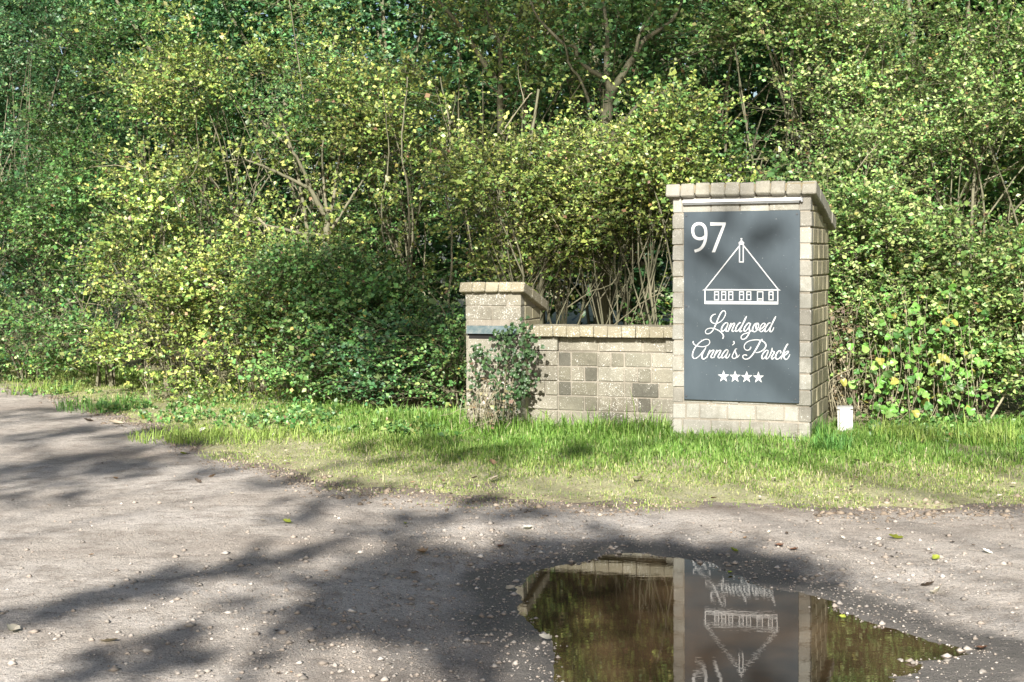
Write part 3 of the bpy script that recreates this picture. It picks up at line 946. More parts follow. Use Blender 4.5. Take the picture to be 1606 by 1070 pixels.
SUNV = np.array(SUN)
def sprays(o, d, ln, nleaf, lsize, pal, simple=False, sag=.15, face=.45, twr=.0022, wide=1.0, tint=None):
    """twigs starting at o along d carrying nleaf leaves each"""
    T = len(o)
    d = nrm(d)
    t = np.linspace(.12, 1, nleaf)[None] + rng.uniform(-.04, .04, (T, nleaf))
    base = o[:, None] + d[:, None] * (ln[:, None] * t)[..., None]
    base[..., 2] -= sag * ln[:, None] * t ** 2
    s = nrm(np.cross(d, np.array([0, 0, 1.0])) + rng.normal(scale=.35, size=(T, 3)))
    sign = np.where(np.arange(nleaf) % 2 == 0, 1.0, -1.0)[None, :, None]
    ax = .55 * d[:, None] + sign * s[:, None] * .9 + rng.normal(scale=.38, size=(T, nleaf, 3))
    nm = np.array([0, 0, .55]) + SUNV * face + rng.normal(scale=.48, size=(T, nleaf, 3))
    n = T * nleaf
    size = lsize * np.exp(rng.normal(scale=.26, size=n))
    C = pick(pal, n) * np.repeat(np.exp(rng.normal(scale=.13, size=T)), nleaf)[:, None]
    if tint is not None: C = np.clip(C * np.repeat(tint, nleaf)[:, None], .004, .8)
    L = leaf_geo(base.reshape(-1, 3), ax.reshape(-1, 3), nm.reshape(-1, 3), size, C, simple, wide)
    e = o + d * ln[:, None]; e[:, 2] -= sag * ln
    mid = o + d * (ln * .5)[:, None]; mid[:, 2] -= sag * ln * .25
    mid += rng.normal(scale=.012, size=mid.shape)
    TW = twig_geo(o, e, mid, np.full(T, twr) * rng.uniform(.7, 1.6, T))
    return L, TW

def clump_sprays(cent, rad, out, ntw, lsize, pal, nleaf=9, ln=.24, flat=.5, **kw):
    """boughs: twig sprays round each centre; cent Bx3, rad B, out Bx3 growth direction"""
    B = len(cent)
    ce = np.repeat(cent, ntw, 0); ra = np.repeat(rad, ntw)[:, None]; ou = np.repeat(out, ntw, 0)
    g = rng.normal(size=ce.shape) * np.array([1, 1, flat])
    o = ce + g * ra * .55
    d = nrm(ou * .7 + g * .55 + rng.normal(scale=.45, size=ce.shape) + np.array([0, 0, .12]))
    l = ln * np.exp(rng.normal(scale=.3, size=len(o)))
    tint = np.repeat(np.exp(rng.normal(scale=.22, size=B)), ntw)
    return sprays(o, d, l, nleaf, lsize, pal, tint=tint, **kw)

_shared = {}
def shrub(name, label, cat, group, px, Y, rx, h, pal, lsize, boughs, ntw=15, base=.15, ry=None, nleaf=9, stems=5, bare=.0, simple=False, stem_r=.016, crown='crown', trunk='stems', brad=.30, ln=.24, lean=0.0, fr=.72, X=None, gap=-.30, shoots=16, share=None):
    x0 = at_y(px, 560, Y).x if X is None else X
    z0 = gz(x0, Y)
    ry = ry or rx * .8
    root = empty(name, (x0, Y, z0), label, cat, group)
    if share in _shared:                                # a copy of a tree of the same kind, turned and sized a little differently
        for ch in _shared[share].children:
            o_ = ch.copy(); COL.objects.link(o_); o_.parent = root
        root.rotation_euler.z = rng.uniform(0, 6.28)
        f_ = rng.uniform(.92, 1.08); root.scale = (f_, f_, rng.uniform(.92, 1.06))
        return root
    if share: _shared[share] = root
    # bough centres in an uneven egg, more of them on the open side
    n = boughs
    zz = base + (h - base) * rng.beta(1.35, 1.15, n)
    prof = np.sqrt(np.clip(1 - ((zz - base) / (h - base) * 1.55 - .62) ** 2 * .85, .06, 1))
    an = np.where(rng.random(n) < fr, rng.uniform(np.pi, 2 * np.pi, n), rng.uniform(0, np.pi, n))
    rr = np.sqrt(rng.uniform(.18, 1.0, n)) * prof * (1 + .22 * np.sin(an * 3 + zz * 2.1 + px))
    c = np.stack([rr * rx * np.cos(an) + lean * zz, rr * ry * np.sin(an), zz], -1)
    if gap > -9:
        gw = (np.sin((x0 + c[:, 0]) * 2.7 + 1.3 * np.sin(c[:, 2] * 1.9)) + np.sin(c[:, 2] * 3.3 + (x0 + c[:, 0]) * 1.1 + .6) + np.sin((Y + c[:, 1]) * 2.3 + c[:, 2] * 1.7)) / 1.7
        ok = (gw > gap) | (c[:, 2] < .8)
        c, an, n, zz = c[ok], an[ok], int(ok.sum()), zz[ok]
    out = nrm(np.stack([np.cos(an) * .8, np.sin(an) * .8 - .25, np.full(n, .45)], -1))
    rad = brad * rng.uniform(.65, 1.35, n)
    L, TW = clump_sprays(c, rad, out, ntw, lsize, pal, nleaf, ln, simple=simple)
    link(crown, np_mesh(crown, *L), M_LEAF, root)
    acc = Acc()
    for i in range(stems):
        a = rng.uniform(0, 6.28); r0 = rng.uniform(0, .25) * rx
        p0 = np.array([r0 * math.cos(a), r0 * math.sin(a), -.05])
        tgt = c[rng.integers(n)]
        tgt = tgt * np.array([1, 1, 1.0]); tgt[2] = max(tgt[2], h * .55)
        m = p0 * .55 + tgt * .45 + np.array([*(rng.normal(scale=.12 * rx, size=2)), .12 * h])
        rs = stem_r * rng.uniform(.6, 1.35)
        V, Fq = tube([p0, p0 * .8 + m * .2 + np.array([0, 0, .08 * h]), m, tgt], rs, rs * .25, 5, 4, .006)
        acc.add(V, Fq)
        for q in range(3):
            s_ = p0 * .25 + m * .75 if q else m
            e_ = c[rng.integers(n)]
            if np.linalg.norm(e_ - s_) < 1.5 * rx + .5:
                V, Fq = tube([s_, (s_ + e_) / 2 + np.array([0, 0, .08]) + rng.normal(scale=.05, size=3), e_], rs * .45, rs * .12, 4, 3, .008)
                acc.add(V, Fq)
    link(trunk, acc.mesh(trunk, True), M_BARK, root)
    if shoots:
        link('twigs', np_mesh('twigs', *TW), M_TWIG, root)
        acc = Acc()
        for i in range(shoots):
            q = rng.integers(n)
            a = c[q] - out[q] * .35
            v = nrm(out[q] + rng.normal(scale=.55, size=3) + np.array([0, -.2, .25])) * rng.uniform(.35, .95)
            V, Fq = tube([a, a + v * .5 + rng.normal(scale=.05, size=3), a + v + np.array([0, 0, -.12 * rng.random()])], rng.uniform(.0035, .0075), .0018, 4, 3, .006)
            acc.add(V, Fq)
        link('shoots', acc.mesh('shoots', True), M_DRY if rng.random() < .5 else M_TWIG, root)
    return root

G1 = 'low shrubs at the foot of the hedge'
G2 = 'tall shrubs of the hedge'
G3 = 'trees standing behind the hedge'
# front shrubs: px, depth, half width, height, palette, leaf size, boughs
front = [
    (-75, 18.6, 1.0, 2.6, 'deep', .055, 40, 'dark green low shrub at the far left end of the hedge'),
    (45, 17.6, 1.0, 2.3, 'green', .055, 46, 'leafy green low shrub where the track leaves the picture on the left'),
    (160, 16.4, .95, 2.3, 'green', .05, 46, 'rounded green shrub above the bend in the track edge'),
    (275, 15.4, .9, 2.5, 'olive', .045, 48, 'olive leaved shrub hanging over the bend of the track'),
    (395, 14.6, .85, 2.2, 'olive', .043, 50, 'yellowish low shrub to the left of the bright nettle patch'),
    (490, 14.1, .7, 1.35, 'green', .05, 34, 'low green nettle clump under the fan shaped tree'),
    (575, 13.7, .65, 1.05, 'green', .05, 30, 'dark green bramble mound at the edge of the mown verge'),
    (655, 13.3, .6, .75, 'deep', .05, 22, 'low bramble mound below the bare leaning saplings'),  # deep palette paints the shade of the hollow into the leaves
    (715, 12.3, .38, .95, 'green', .045, 18, 'small green shrub pressed against the left of the letterbox pillar'),
    (800, 12.7, .75, 2.25, 'olive', .042, 46, 'olive shrub rising behind the letterbox pillar'),
    (885, 12.9, .6, 2.35, 'olive', .042, 46, 'yellow olive shrub above the left half of the low wall'),
    (965, 12.7, .65, 2.4, 'olive', .042, 52, 'sunlit yellow olive shrub above the right half of the low wall'),
    (1040, 12.3, .55, 2.6, 'olive', .042, 40, 'olive shrub touching the left edge of the tall pillar'),
    (1130, 12.6, .7, 2.7, 'green', .048, 40, 'green shrub looking over the cap of the tall pillar'),
    (1235, 12.3, .7, 2.6, 'bright', .045, 44, 'bright shrub behind the right corner of the tall pillar'),
    (1345, 11.9, .6, 2.2, 'bright', .045, 48, 'bright shrub right beside the tall pillar above the white post'),
    (1445, 11.7, .62, 1.9, 'bright', .048, 50, 'bright green shrub behind the large leaved vine'),
    (1545, 11.5, .62, 1.8, 'bright', .046, 46, 'bright green shrub with pale stems near the right picture edge'),
    (1650, 11.2, .65, 2.2, 'bright', .046, 40, 'bright shrub cut by the right picture edge'),
    (1760, 10.9, .7, 2.2, 'bright', .046, 26, 'bright shrub outside the right picture edge'),
]
for px_, Y_, rx_, h_, pal_, ls_, nb_, lab_ in front:
    b_ = .06
    if px_ < 690: Y_ -= .55 if px_ > 300 else .8
    if 780 < px_ < 1080: b_ = .95
    shrub('hedge_shrub', lab_, 'shrub', G1, px_, Y_, rx_, h_, pal_, ls_ * rng.uniform(.60, .82), int(nb_ * 1.3), base=b_, stems=7, ntw=28, brad=.23, ln=.21)
back = [
    (-60, 20.6, 1.5, 5.4, 'deep', .06, 62, 'dark tall shrub in the upper left corner'),
    (90, 19.2, 1.4, 5.2, 'deep', .06, 66, 'tall dark green shrub with sky gaps at the left'),
    (235, 18.0, 1.3, 4.9, 'green', .055, 66, 'tall green shrub over the bend of the track'),
    (375, 16.9, 1.2, 4.8, 'olive', .048, 72, 'tall olive shrub left of the fan shaped tree'),
    (520, 16.2, 1.15, 4.7, 'green', .05, 60, 'tall green shrub behind the fan shaped tree'),
    (655, 15.7, 1.05, 4.6, 'olive', .046, 56, 'tall olive shrub behind the bare leaning saplings'),
    (790, 15.0, .9, 4.6, 'olive', .046, 36, 'tall thin olive shrub between the slanting limb and the letterbox pillar'),
    (960, 14.9, .9, 4.6, 'green', .05, 34, 'tall green shrub behind the limbs of the forked tree'),
    (1120, 14.3, 1.0, 4.5, 'green', .052, 52, 'tall green shrub right of the forked tree'),
    (1245, 13.7, 1.0, 4.4, 'bright', .048, 62, 'tall bright shrub straight above the tall pillar corner'),
    (1375, 13.3, 1.0, 4.4, 'bright', .048, 68, 'tall bright shrub with an upright pale stem above the white post'),
    (1500, 13.0, 1.0, 4.3, 'bright', .048, 68, 'tall bright shrub in the upper right of the hedge'),
    (1630, 12.7, 1.0, 4.3, 'bright', .05, 60, 'tall bright shrub in the upper right corner'),
    (1780, 12.4, 1.0, 4.3, 'bright', .05, 34, 'tall bright shrub outside the upper right corner'),
]
for px_, Y_, rx_, h_, pal_, ls_, nb_, lab_ in back:
    shrub('tall_shrub', lab_, 'shrub', G2, px_, Y_, rx_, h_, pal_, ls_ * rng.uniform(.60, .80), int(nb_ * 1.35), simple=True, base=2.1 if 600 < px_ < 1000 else .5, stems=7, stem_r=.024, brad=.27, ln=.25, ntw=36, shoots=18)
trees = [
    (-150, 24.0, 'deep'), (60, 22.8, 'deep'), (270, 21.4, 'deep'), (470, 20.2, 'deep'), (650, 19.0, 'deep'), (820, 18.2, 'deep'),  # deep palette puts the shaded hedge interior into the leaf colour
    (980, 17.6, 'deep'), (1140, 16.8, 'deep'), (1300, 16.2, 'deep'), (1460, 15.8, 'green'), (1630, 15.4, 'green'), (1820, 15.0, 'green'),
]
tree_lab = ['dense tree beyond the far left end of the hedge', 'dark tree behind the upper left corner', 'dark tree seen through the gaps over the track bend', 'dark tree behind the fan shaped tree',
            'dark tree behind the bare leaning saplings', 'dark tree behind the slanting limb above the letterbox pillar', 'dark tree behind the forked tree', 'dark tree behind and above the tall pillar',
            'dark tree behind the upright pale stem', 'green tree behind the upper right shrubs', 'green tree behind the upper right corner', 'green tree beyond the right picture edge']
for (px_, Y_, pal_), lab_ in zip(trees, tree_lab):
    shrub('background_tree', lab_, 'tree', G3, px_, Y_, 1.7, 7.6, pal_, .065, 110, base=.3, stems=4, stem_r=.07, brad=.5, ln=.38, ntw=24, nleaf=10, simple=True, trunk='trunk', fr=.5, gap=-99, shoots=0, share=pal_ + str(int(px_ > 700)))

far_lab = ['far wood tree beyond the left end of the track', 'far wood tree left of the sky gaps', 'far wood tree right of the sky gaps', 'far wood tree behind the left half of the hedge', 'far wood tree behind the saplings', 'far wood tree behind the letterbox pillar',
           'far wood tree behind the low wall', 'far wood tree behind the tall pillar', 'far wood tree behind the vine', 'far wood tree behind the right end of the hedge', 'far wood tree past the right picture edge']
for i, lab_ in enumerate(far_lab):
    shrub('far_tree', lab_, 'tree', G3, -140 + i * 190, 27.5 - i * .8, 2.6, 9.5, 'deep', .17, 100, base=.1, stems=3, stem_r=.12, brad=1.0, ln=.7, ntw=13, nleaf=10, simple=True, trunk='trunk', fr=.5, gap=-99, shoots=0, share='far%d' % (i % 3))  # deep palette here too, shade put into the leaf colour

# ------------------------------------------------------------------ trees whose limbs show
def px_path(pts, org, zm, Y, dy=0.0):
    out = []
    for i, p in enumerate(pts):
        q = at_y(org[0] + p[0] / zm, org[1] + p[1] / zm, Y + dy * i)
        out.append(np.array(q))
    return out
def limb_tree(name, label, cat, limbs, pal, lsize, ntw, Y, trunk_to_ground=True, group=None, brad=.3, nleaf=8, every=1, up=True, leafy=True):
    """limbs: (points in world, r0, r1); twig clumps along the outer half of each limb"""
    p0 = limbs[0][0][0]
    x0, y0 = p0[0], p0[1]
    z0 = gz(x0, y0)
    root = empty(name, (x0, y0, z0), label, cat, group)
    off = np.array([x0, y0, z0])
    cent, out = [], []
    for i, (P, r0, r1) in enumerate(limbs):
        P = [np.array(p) - off for p in P]
        if i == 0 and trunk_to_ground:
            P = [np.array([0.02, .03, -.08]), np.array([P[0][0] * .6, .02, P[0][2] * .5])] + P
        V, Fq = tube(P, r0, r1, 7 if i == 0 else 6, 5, .004)
        link('trunk' if i == 0 else 'limb', np_mesh('limb', V, Fq, None, True), M_BARK, root)
        C = catmull(P, 4)
        for q in range(int(len(C) * .45), len(C), every):
            cent.append(C[q] + rng.normal(scale=.12, size=3)); dd = C[min(q + 1, len(C) - 1)] - C[q - 1]
            out.append(nrm(nrm(dd) + np.array([0, -.4, .2])))
    if leafy:
        L, TW = clump_sprays(np.array(cent), np.full(len(cent), brad), np.array(out), ntw, lsize, pal, nleaf, .26)
        link('crown', np_mesh('crown', *L), M_LEAF, root)
        link('twigs', np_mesh('twigs', *TW), M_TWIG, root)
    return root
zA, oA = 2.674, (560, 0)
YA = 13.7
A = lambda pts, dy=0: px_path(pts, oA, zA, YA, dy)
limb_tree('forked_tree', 'forked tree with bare pale limbs above the low wall', 'tree', [
    (A([(1035, 720), (1040, 640), (1045, 560), (1050, 450), (1066, 388)]), .075, .05),
    (A([(1066, 388), (1110, 320), (1165, 230), (1200, 170), (1270, 125), (1340, 60), (1380, -60)], .04), .042, .012),
    (A([(1066, 388), (1046, 330), (1046, 250), (1050, 150), (1040, 60), (1028, -20), (1040, -160)], .02), .034, .012),
    (A([(1046, 330), (970, 290), (925, 240), (915, 200), (860, 180), (790, 110), (742, 45), (700, -80)], -.03), .026, .008),
    (A([(1050, 590), (1110, 520), (1170, 450), (1232, 408), (1300, 380)], -.05), .024, .008),
    (A([(1030, 470), (985, 455), (940, 340), (890, 270), (876, 200), (860, 120)], -.04), .02, .006),
    (A([(1165, 230), (1190, 130), (1250, 40), (1262, -80)], .02), .018, .006),
], 'green', .05, 8, YA, every=5)
A2 = lambda pts, dy=0: px_path(pts, oA, zA, 14.6, dy)
limb_tree('slanting_tree', 'dark thin tree with one long slanting pale limb', 'tree', [
    (A2([(606, 620), (603, 480), (600, 430), (600, 350), (598, 200), (560, 100), (540, 0), (530, -140)]), .05, .015),
    (A2([(592, 345), (530, 260), (480, 180), (420, 95), (340, 0), (290, -80)], -.05), .034, .014),
    (A2([(600, 395), (560, 365), (515, 335)], -.03), .014, .005),
    (A2([(600, 200), (640, 120), (690, 30), (720, -80)], .03), .018, .006),
    (A2([(605, 420), (660, 390), (730, 360), (790, 330)], .05), .014, .005),
], 'green', .055, 8, 14.6, every=4)
zC, oC = 2.816, (150, 300)
A3 = lambda pts, dy=0: px_path(pts, oC, zC, 14.9, dy)
limb_tree('fan_tree', 'small multi stemmed tree with limbs fanning out left of centre', 'tree', [
    (A3([(1012, 480), (1018, 380), (1020, 200), (1025, 120)]), .05, .034),
    (A3([(1025, 120), (985, 60), (950, -10), (915, -95), (860, -190), (780, -260)], -.05), .034, .010),
    (A3([(1025, 120), (1050, 40), (1060, -60), (1085, -190), (1110, -330)], .03), .026, .008),
    (A3([(1022, 200), (1060, 140), (1110, 60), (1190, -60), (1270, -160)], .02), .022, .006),
    (A3([(1018, 195), (900, 185), (800, 160), (700, 140), (610, 100)], -.06), .022, .008),
    (A3([(950, -10), (850, -60), (740, -110), (640, -140), (560, -130)], -.06), .02, .006),
    (A3([(1025, 120), (1010, 0), (1000, -140), (1010, -260)], .03), .02, .006),
], 'olive', .044, 9, 14.9, every=4)
A4 = lambda pts, Y, dy=0: px_path(pts, (0, 0), 1.0, Y, dy)
limb_tree('stem_pair', 'pale lit stem left of the fan shaped tree trunk', 'sapling', [(A4([(482, 445), (483, 400), (482, 360), (470, 290), (462, 250), (440, 180)], 15.3), .035, .012), (A4([(455, 420), (458, 390), (463, 365), (470, 350)], 15.2), .024, .012)], 'olive', .044, 6, 15.3, every=3)
saps = [
    ([(641, 560), (640, 495), (637, 442), (642, 371), (640, 300), (630, 230), (640, 120)], 13.9, .018, 'straight bare sapling standing in the dark gap of the hedge'),
    ([(700, 590), (698, 556), (697, 513), (704, 470), (709, 371), (700, 300), (706, 210), (690, 120)], 13.2, .018, 'pale crooked sapling just left of the letterbox pillar'),
    ([(618, 480), (615, 417), (601, 371), (599, 320), (610, 240), (600, 140)], 14.2, .013, 'thin curved sapling left of the straight bare sapling'),
    ([(850, 560), (848, 465), (852, 430), (860, 380), (842, 320), (830, 250), (845, 140)], 12.7, .034, 'brown trunk rising right behind the cap of the letterbox pillar'),
    ([(735, 520), (738, 430), (735, 380), (720, 310), (700, 240), (715, 150)], 13.6, .014, 'reddish slender sapling above the left of the letterbox pillar'),
    ([(792, 440), (790, 380), (775, 330), (780, 280), (800, 200)], 13.0, .016, 'bent sapling above the middle of the letterbox pillar'),
    ([(1358, 300), (1358, 252), (1361, 200), (1356, 157), (1350, 100), (1372, 40), (1360, -60)], 12.9, .014, 'upright pale stem in the bright foliage above the white post'),
    ([(1290, 240), (1310, 190), (1322, 130), (1300, 80), (1280, 20), (1285, -60)], 13.1, .012, 'thin bent stem above the right corner of the tall pillar'),
    ([(1525, 330), (1528, 260), (1524, 215), (1545, 205), (1560, 150), (1550, 60)], 12.6, .018, 'crooked forked stem high in the right of the hedge'),
]
for pts, Y_, r_, lab_ in saps:
    limb_tree('sapling', lab_, 'sapling', [(A4(pts, Y_), r_, r_ * .35)], 'olive' if pts[0][0] < 1200 else 'bright', .045, 7, Y_, group='bare stems in the hedge', every=3)

# dead pale branches lying in the hedge
def branch_thing(label, pts, Y, r, kids=(), dy=0.0, mat=M_DRY, group='dead branches in the hedge'):
    P = A4(pts, Y, dy)
    o0 = np.array(P[0])
    root = empty('dead_branch', tuple(o0), label, 'branch', group)
    V, Fq = tube([np.array(p) - o0 for p in P], r, r * .4, 6, 5, .004)
    link('stem', np_mesh('stem', V, Fq, None, True), mat, root)
    for kp in kids:
        Q = [np.array(p) - o0 for p in A4(kp, Y, dy)]
        V, Fq = tube(Q, r * .5, r * .2, 5, 4, .004)
        link('side_branch', np_mesh('side_branch', V, Fq, None, True), mat, root)
    return root
branch_thing('long reddish dead branch slanting over the track bend', [(160, 405), (200, 432), (240, 460), (280, 480), (325, 500)], 14.6, .011, mat=M_TWIG, kids=[[(240, 460), (205, 480), (195, 490)], [(265, 475), (230, 492), (215, 525)]])
branch_thing('pale broken branch tuft in the fan shaped tree', [(402, 342), (415, 352), (430, 372)], 14.4, .012, [[(405, 340), (418, 356), (426, 378)], [(370, 355), (390, 366), (402, 372)]])
branch_thing('thin bare twig crossing in front of the dark centre of the hedge', [(770, 235), (800, 190), (822, 160), (835, 145)], 13.4, .010, [[(822, 160), (815, 125), (812, 100)]])
branch_thing('pale dead stem leaning at the lower right edge', [(1553, 658), (1580, 612), (1606, 572), (1640, 520)], 10.95, .011)
branch_thing('upright straw coloured stem right of the large leaved vine', [(1531, 640), (1534, 590), (1537, 547), (1550, 449)], 11.1, .008, [[(1537, 547), (1562, 520), (1590, 475)]])
branch_thing('thin pale stem crossing behind the leaning dead stem', [(1603, 580), (1604, 520), (1606, 440)], 11.0, .008, [[(1540, 552), (1570, 595), (1582, 640)]])
branch_thing('dry twig standing at the foot of the bramble mound', [(502, 664), (507, 640), (512, 622), (530, 640), (535, 655)], 12.9, .006)
branch_thing('dead twigs lying on the grass edge left of the letterbox pillar', [(560, 652), (600, 650), (625, 640), (650, 615)], 12.6, .009, [[(590, 651), (615, 655), (640, 652)]])
for i, (x0, y0, x1, y1, Y_) in enumerate([(868, 508, 905, 440, 11.9), (900, 512, 935, 455, 11.9), (945, 510, 990, 430, 12.0), (985, 510, 1010, 440, 12.1), (1015, 508, 1045, 420, 12.0), (890, 470, 960, 445, 11.9), (960, 500, 1040, 455, 12.0)]):
    branch_thing(['bare twig above the left end of the low wall', 'second bare twig above the low wall from the letterbox pillar', 'bare twig above the middle of the low wall', 'bare twig right of the middle of the low wall', 'bare twig next to the left edge of the tall pillar', 'nearly level twig over the left half of the low wall', 'slanting twig over the right half of the low wall'][i],
                 [(x0, y0 + 12), ((x0 + x1) / 2 + random.uniform(-6, 6), (y0 + y1) / 2), (x1, y1), (x1 + random.uniform(0, 14), y1 - 26)], Y_, .0055, [[((x0 + x1) / 2, (y0 + y1) / 2), ((x0 + x1) / 2 + 18, (y0 + y1) / 2 - 30)]], mat=M_TWIG)

# ------------------------------------------------------------------ ivy on the letterbox pillar, vine beside the tall pillar
def leaf_proto(name, lobes, pal, k):
    """one broad leaf, cupped, with lobes"""
    n = 10 if lobes == 1 else 14
    V = [(0, 0, 0)]
    for i in range(n):
        t = i / (n - 1) * 2 * math.pi - math.pi
        r = .55 * (1 + .22 * math.cos(t) + (.16 * math.cos(t * 3) if lobes == 3 else .05 * math.cos(5 * t)))
        x, y = r * math.sin(t), .42 + r * math.cos(t) * .95
        if abs(t) > 2.9: y = .08
        V.append((x, y, random.uniform(.1, .5) * abs(x) - .22 * max(0, y - .5) + random.uniform(-.02, .02)))
    V[0] = (0, .42, -.02)
    F = [(0, i, i + 1) for i in range(1, n)]
    me = bpy.data.meshes.new(name)
    me.from_pydata(V, [], F); me.update()
    a = me.attributes.new('Col', 'FLOAT_COLOR', 'POINT')
    c = pick(pal, 1)[0]
    a.data.foreach_set('color', np.tile([*c, 1.0], len(V)).astype(np.float32))
    me.materials.append(M_LEAF)
    return me
def orient(ax, nm):
    ax = Vector(ax).normalized(); nm = Vector(nm); nm = (nm - nm.dot(ax) * ax).normalized()
    x = ax.cross(nm)
    return Matrix((x, ax, nm)).transposed().to_4x4()
def place_leaf(protos, parent, p, ax, nm, s):
    o = bpy.data.objects.new('leaf', random.choice(protos))
    COL.objects.link(o); o.parent = parent
    m = orient(ax, nm) @ Matrix.Scale(s, 4); m.translation = p
    o.matrix_local = m
ivp = [leaf_proto('ivy_leaf', 3, 'ivy', i) for i in range(9)]
ivy = empty('ivy_plant', None, 'dark green ivy hanging in front of the letterbox pillar', 'ivy', mat=frame(OS))
def spx(x, y, dep):
    p = on_plane(x, y, OS + D * dep, D) - OS
    return Vector((p.dot(U), dep, p.z))
strands = [
    [(790, 668), (786, 630), (780, 590), (788, 550), (800, 520), (812, 508)], [(795, 668), (800, 620), (812, 580), (828, 550), (838, 530)], [(782, 666), (778, 620), (770, 575), (758, 555), (750, 545)],
    [(800, 668), (806, 630), (815, 605), (826, 600), (830, 575)], [(788, 660), (792, 600), (795, 560), (790, 530), (780, 520)], [(746, 650), (750, 610), (745, 575), (755, 540)], [(797, 660), (803, 600), (812, 575), (828, 560), (840, 545)],
    [(800, 650), (812, 620), (822, 612), (832, 605)], [(790, 640), (796, 575), (808, 545), (822, 520), (818, 505)],
]
for st in strands:
    dep0 = -.05
    P = [spx(x, y, dep0 - random.uniform(-.02, .08)) for x, y in st]
    V, Fq = tube([np.array(p) for p in P], .004, .0015, 5, 5, .004)
    link('vine_stem', np_mesh('vine_stem', V, Fq, None, True), M_TWIG, ivy)
    C = catmull([np.array(p) for p in P], 8)
    for q in range(int(len(C) * .12), len(C)):
        for rep in range(random.choice((2, 3)) if q > len(C) * .4 else 1):
            p = Vector(C[q]) + Vector((random.gauss(0, .035), random.gauss(-.02, .03), random.gauss(0, .03)))
            place_leaf(ivp, ivy, p, (random.gauss(0, .6), random.gauss(-.3, .3), random.gauss(-.7, .5)), (random.gauss(0, .45), -1 + random.gauss(0, .3), .55 + random.gauss(0, .4)), random.uniform(.016, .034))
vp = [leaf_proto('vine_leaf', 3, 'vine', i) for i in range(9)]
vine_c = at_z(1415, 668, .16)
vine = empty('climbing_vine', (vine_c.x, vine_c.y, gz(vine_c.x, vine_c.y)), 'vine with large light green leaves right of the white post', 'vine')
vo = np.array(vine.location)
acc_i = 0
for i in range(44):
    xx = random.uniform(1345, 1530); yy = random.uniform(420, 560) + abs(xx - 1430) * .35
    Yv = vine_c.y + random.uniform(-.02, .35)
    top = np.array(at_y(xx, yy, Yv + .12)) - vo
    bot = np.array(at_y(xx + random.uniform(-25, 25), 672, Yv)) - vo; bot[2] = max(-.03, min(bot[2], .05))
    mid = (top + bot) / 2 + np.array([random.gauss(0, .06), random.uniform(-.18, -.02), random.gauss(0, .05)])
    V, Fq = tube([bot, mid, top], .0032, .0015, 4, 6, .006)
    link('vine_stem', np_mesh('vine_stem', V, Fq, None, True), M_DRY, vine)
    C = catmull([bot, mid, top], 5)
    for q in range(2, len(C)):
        if random.random() < .88:
            p = Vector(C[q]) + Vector((random.gauss(0, .05), random.gauss(-.07, .05), random.gauss(0, .05)))
            place_leaf(vp, vine, p, (random.gauss(0, .8), random.gauss(-.4, .4), random.gauss(-.6, .5)), (random.gauss(0, .65), -.7 + random.gauss(0, .5), .7 + random.gauss(0, .5)), random.uniform(.026, .066))

def tangle(name, label, cat, pxr, yr, Y, n, r, mat, leaves=None, curl=.25):
    c = at_y((pxr[0] + pxr[1]) / 2, yr[1], Y)
    root = empty(name, (c.x, Y, gz(c.x, Y)), label, cat)
    oo = np.array(root.location)
    acc = Acc()
    for i in range(n):
        xx = random.uniform(*pxr)
        b = np.array(at_y(xx, yr[1], Y + random.uniform(-.1, .3))) - oo; b[2] = -.03
        t = np.array(at_y(xx + random.gauss(0, 14), random.uniform(*yr), Y + random.uniform(-.15, .35))) - oo
        m = (b + t) / 2 + np.array([random.gauss(0, curl * .3), random.gauss(0, .08), random.gauss(.05, .08)])
        e = t + np.array([random.gauss(0, .12), random.gauss(-.05, .08), random.gauss(-.06, .1)])
        V, Fq = tube([b, m, t, e], r * random.uniform(.6, 1.3), r * .35, 4, 4, .006)
        acc.add(V, Fq)
    link('stems', acc.mesh('stems', True), mat, root)
    if leaves:
        pal, ls, k = leaves
        o = np.stack([rng.uniform(*pxr, k), rng.uniform(*yr, k)], -1)
        pts = np.array([np.array(at_y(x, y, Y + rng.uniform(-.15, .35))) - oo for x, y in o])
        L, TW = sprays(pts, rng.normal(size=(k, 3)) + np.array([0, -.3, -.1]), np.full(k, .14), 6, ls, pal)
        link('foliage', np_mesh('foliage', *L), M_LEAF, root)
    return root
tangle('dry_bramble', 'tangle of straw coloured bare stems between the tall pillar and the vine', 'bramble', (1302, 1350), (470, 650), 11.35, 70, .0045, M_DRY, ('dry', .035, 60))
tangle('dry_stalks', 'dry stalks among the large vine leaves', 'stalks', (1350, 1540), (540, 672), 11.3, 50, .003, M_TWIG, ('dry', .03, 160))
tangle('dry_stalks', 'dry grass and bramble stalks at the foot of the letterbox pillar', 'stalks', (735, 790), (590, 665), 11.0 - .25, 40, .0035, M_DRY, ('dry', .03, 26))
tangle('dry_stalks', 'pale dry stalks in the shrubs over the track bend', 'stalks', (225, 350), (520, 640), 14.0, 26, .004, M_DRY, ('olive', .03, 60))
tangle('dry_stalks', 'pale dry stalks standing left of the bramble mound', 'stalks', (350, 480), (520, 650), 13.4, 40, .004, M_TWIG, ('olive', .03, 160))
tangle('dry_stalks', 'brown stalks in the shadow of the gap below the saplings', 'stalks', (620, 735), (470, 640), 12.9, 60, .0045, M_TWIG, None)

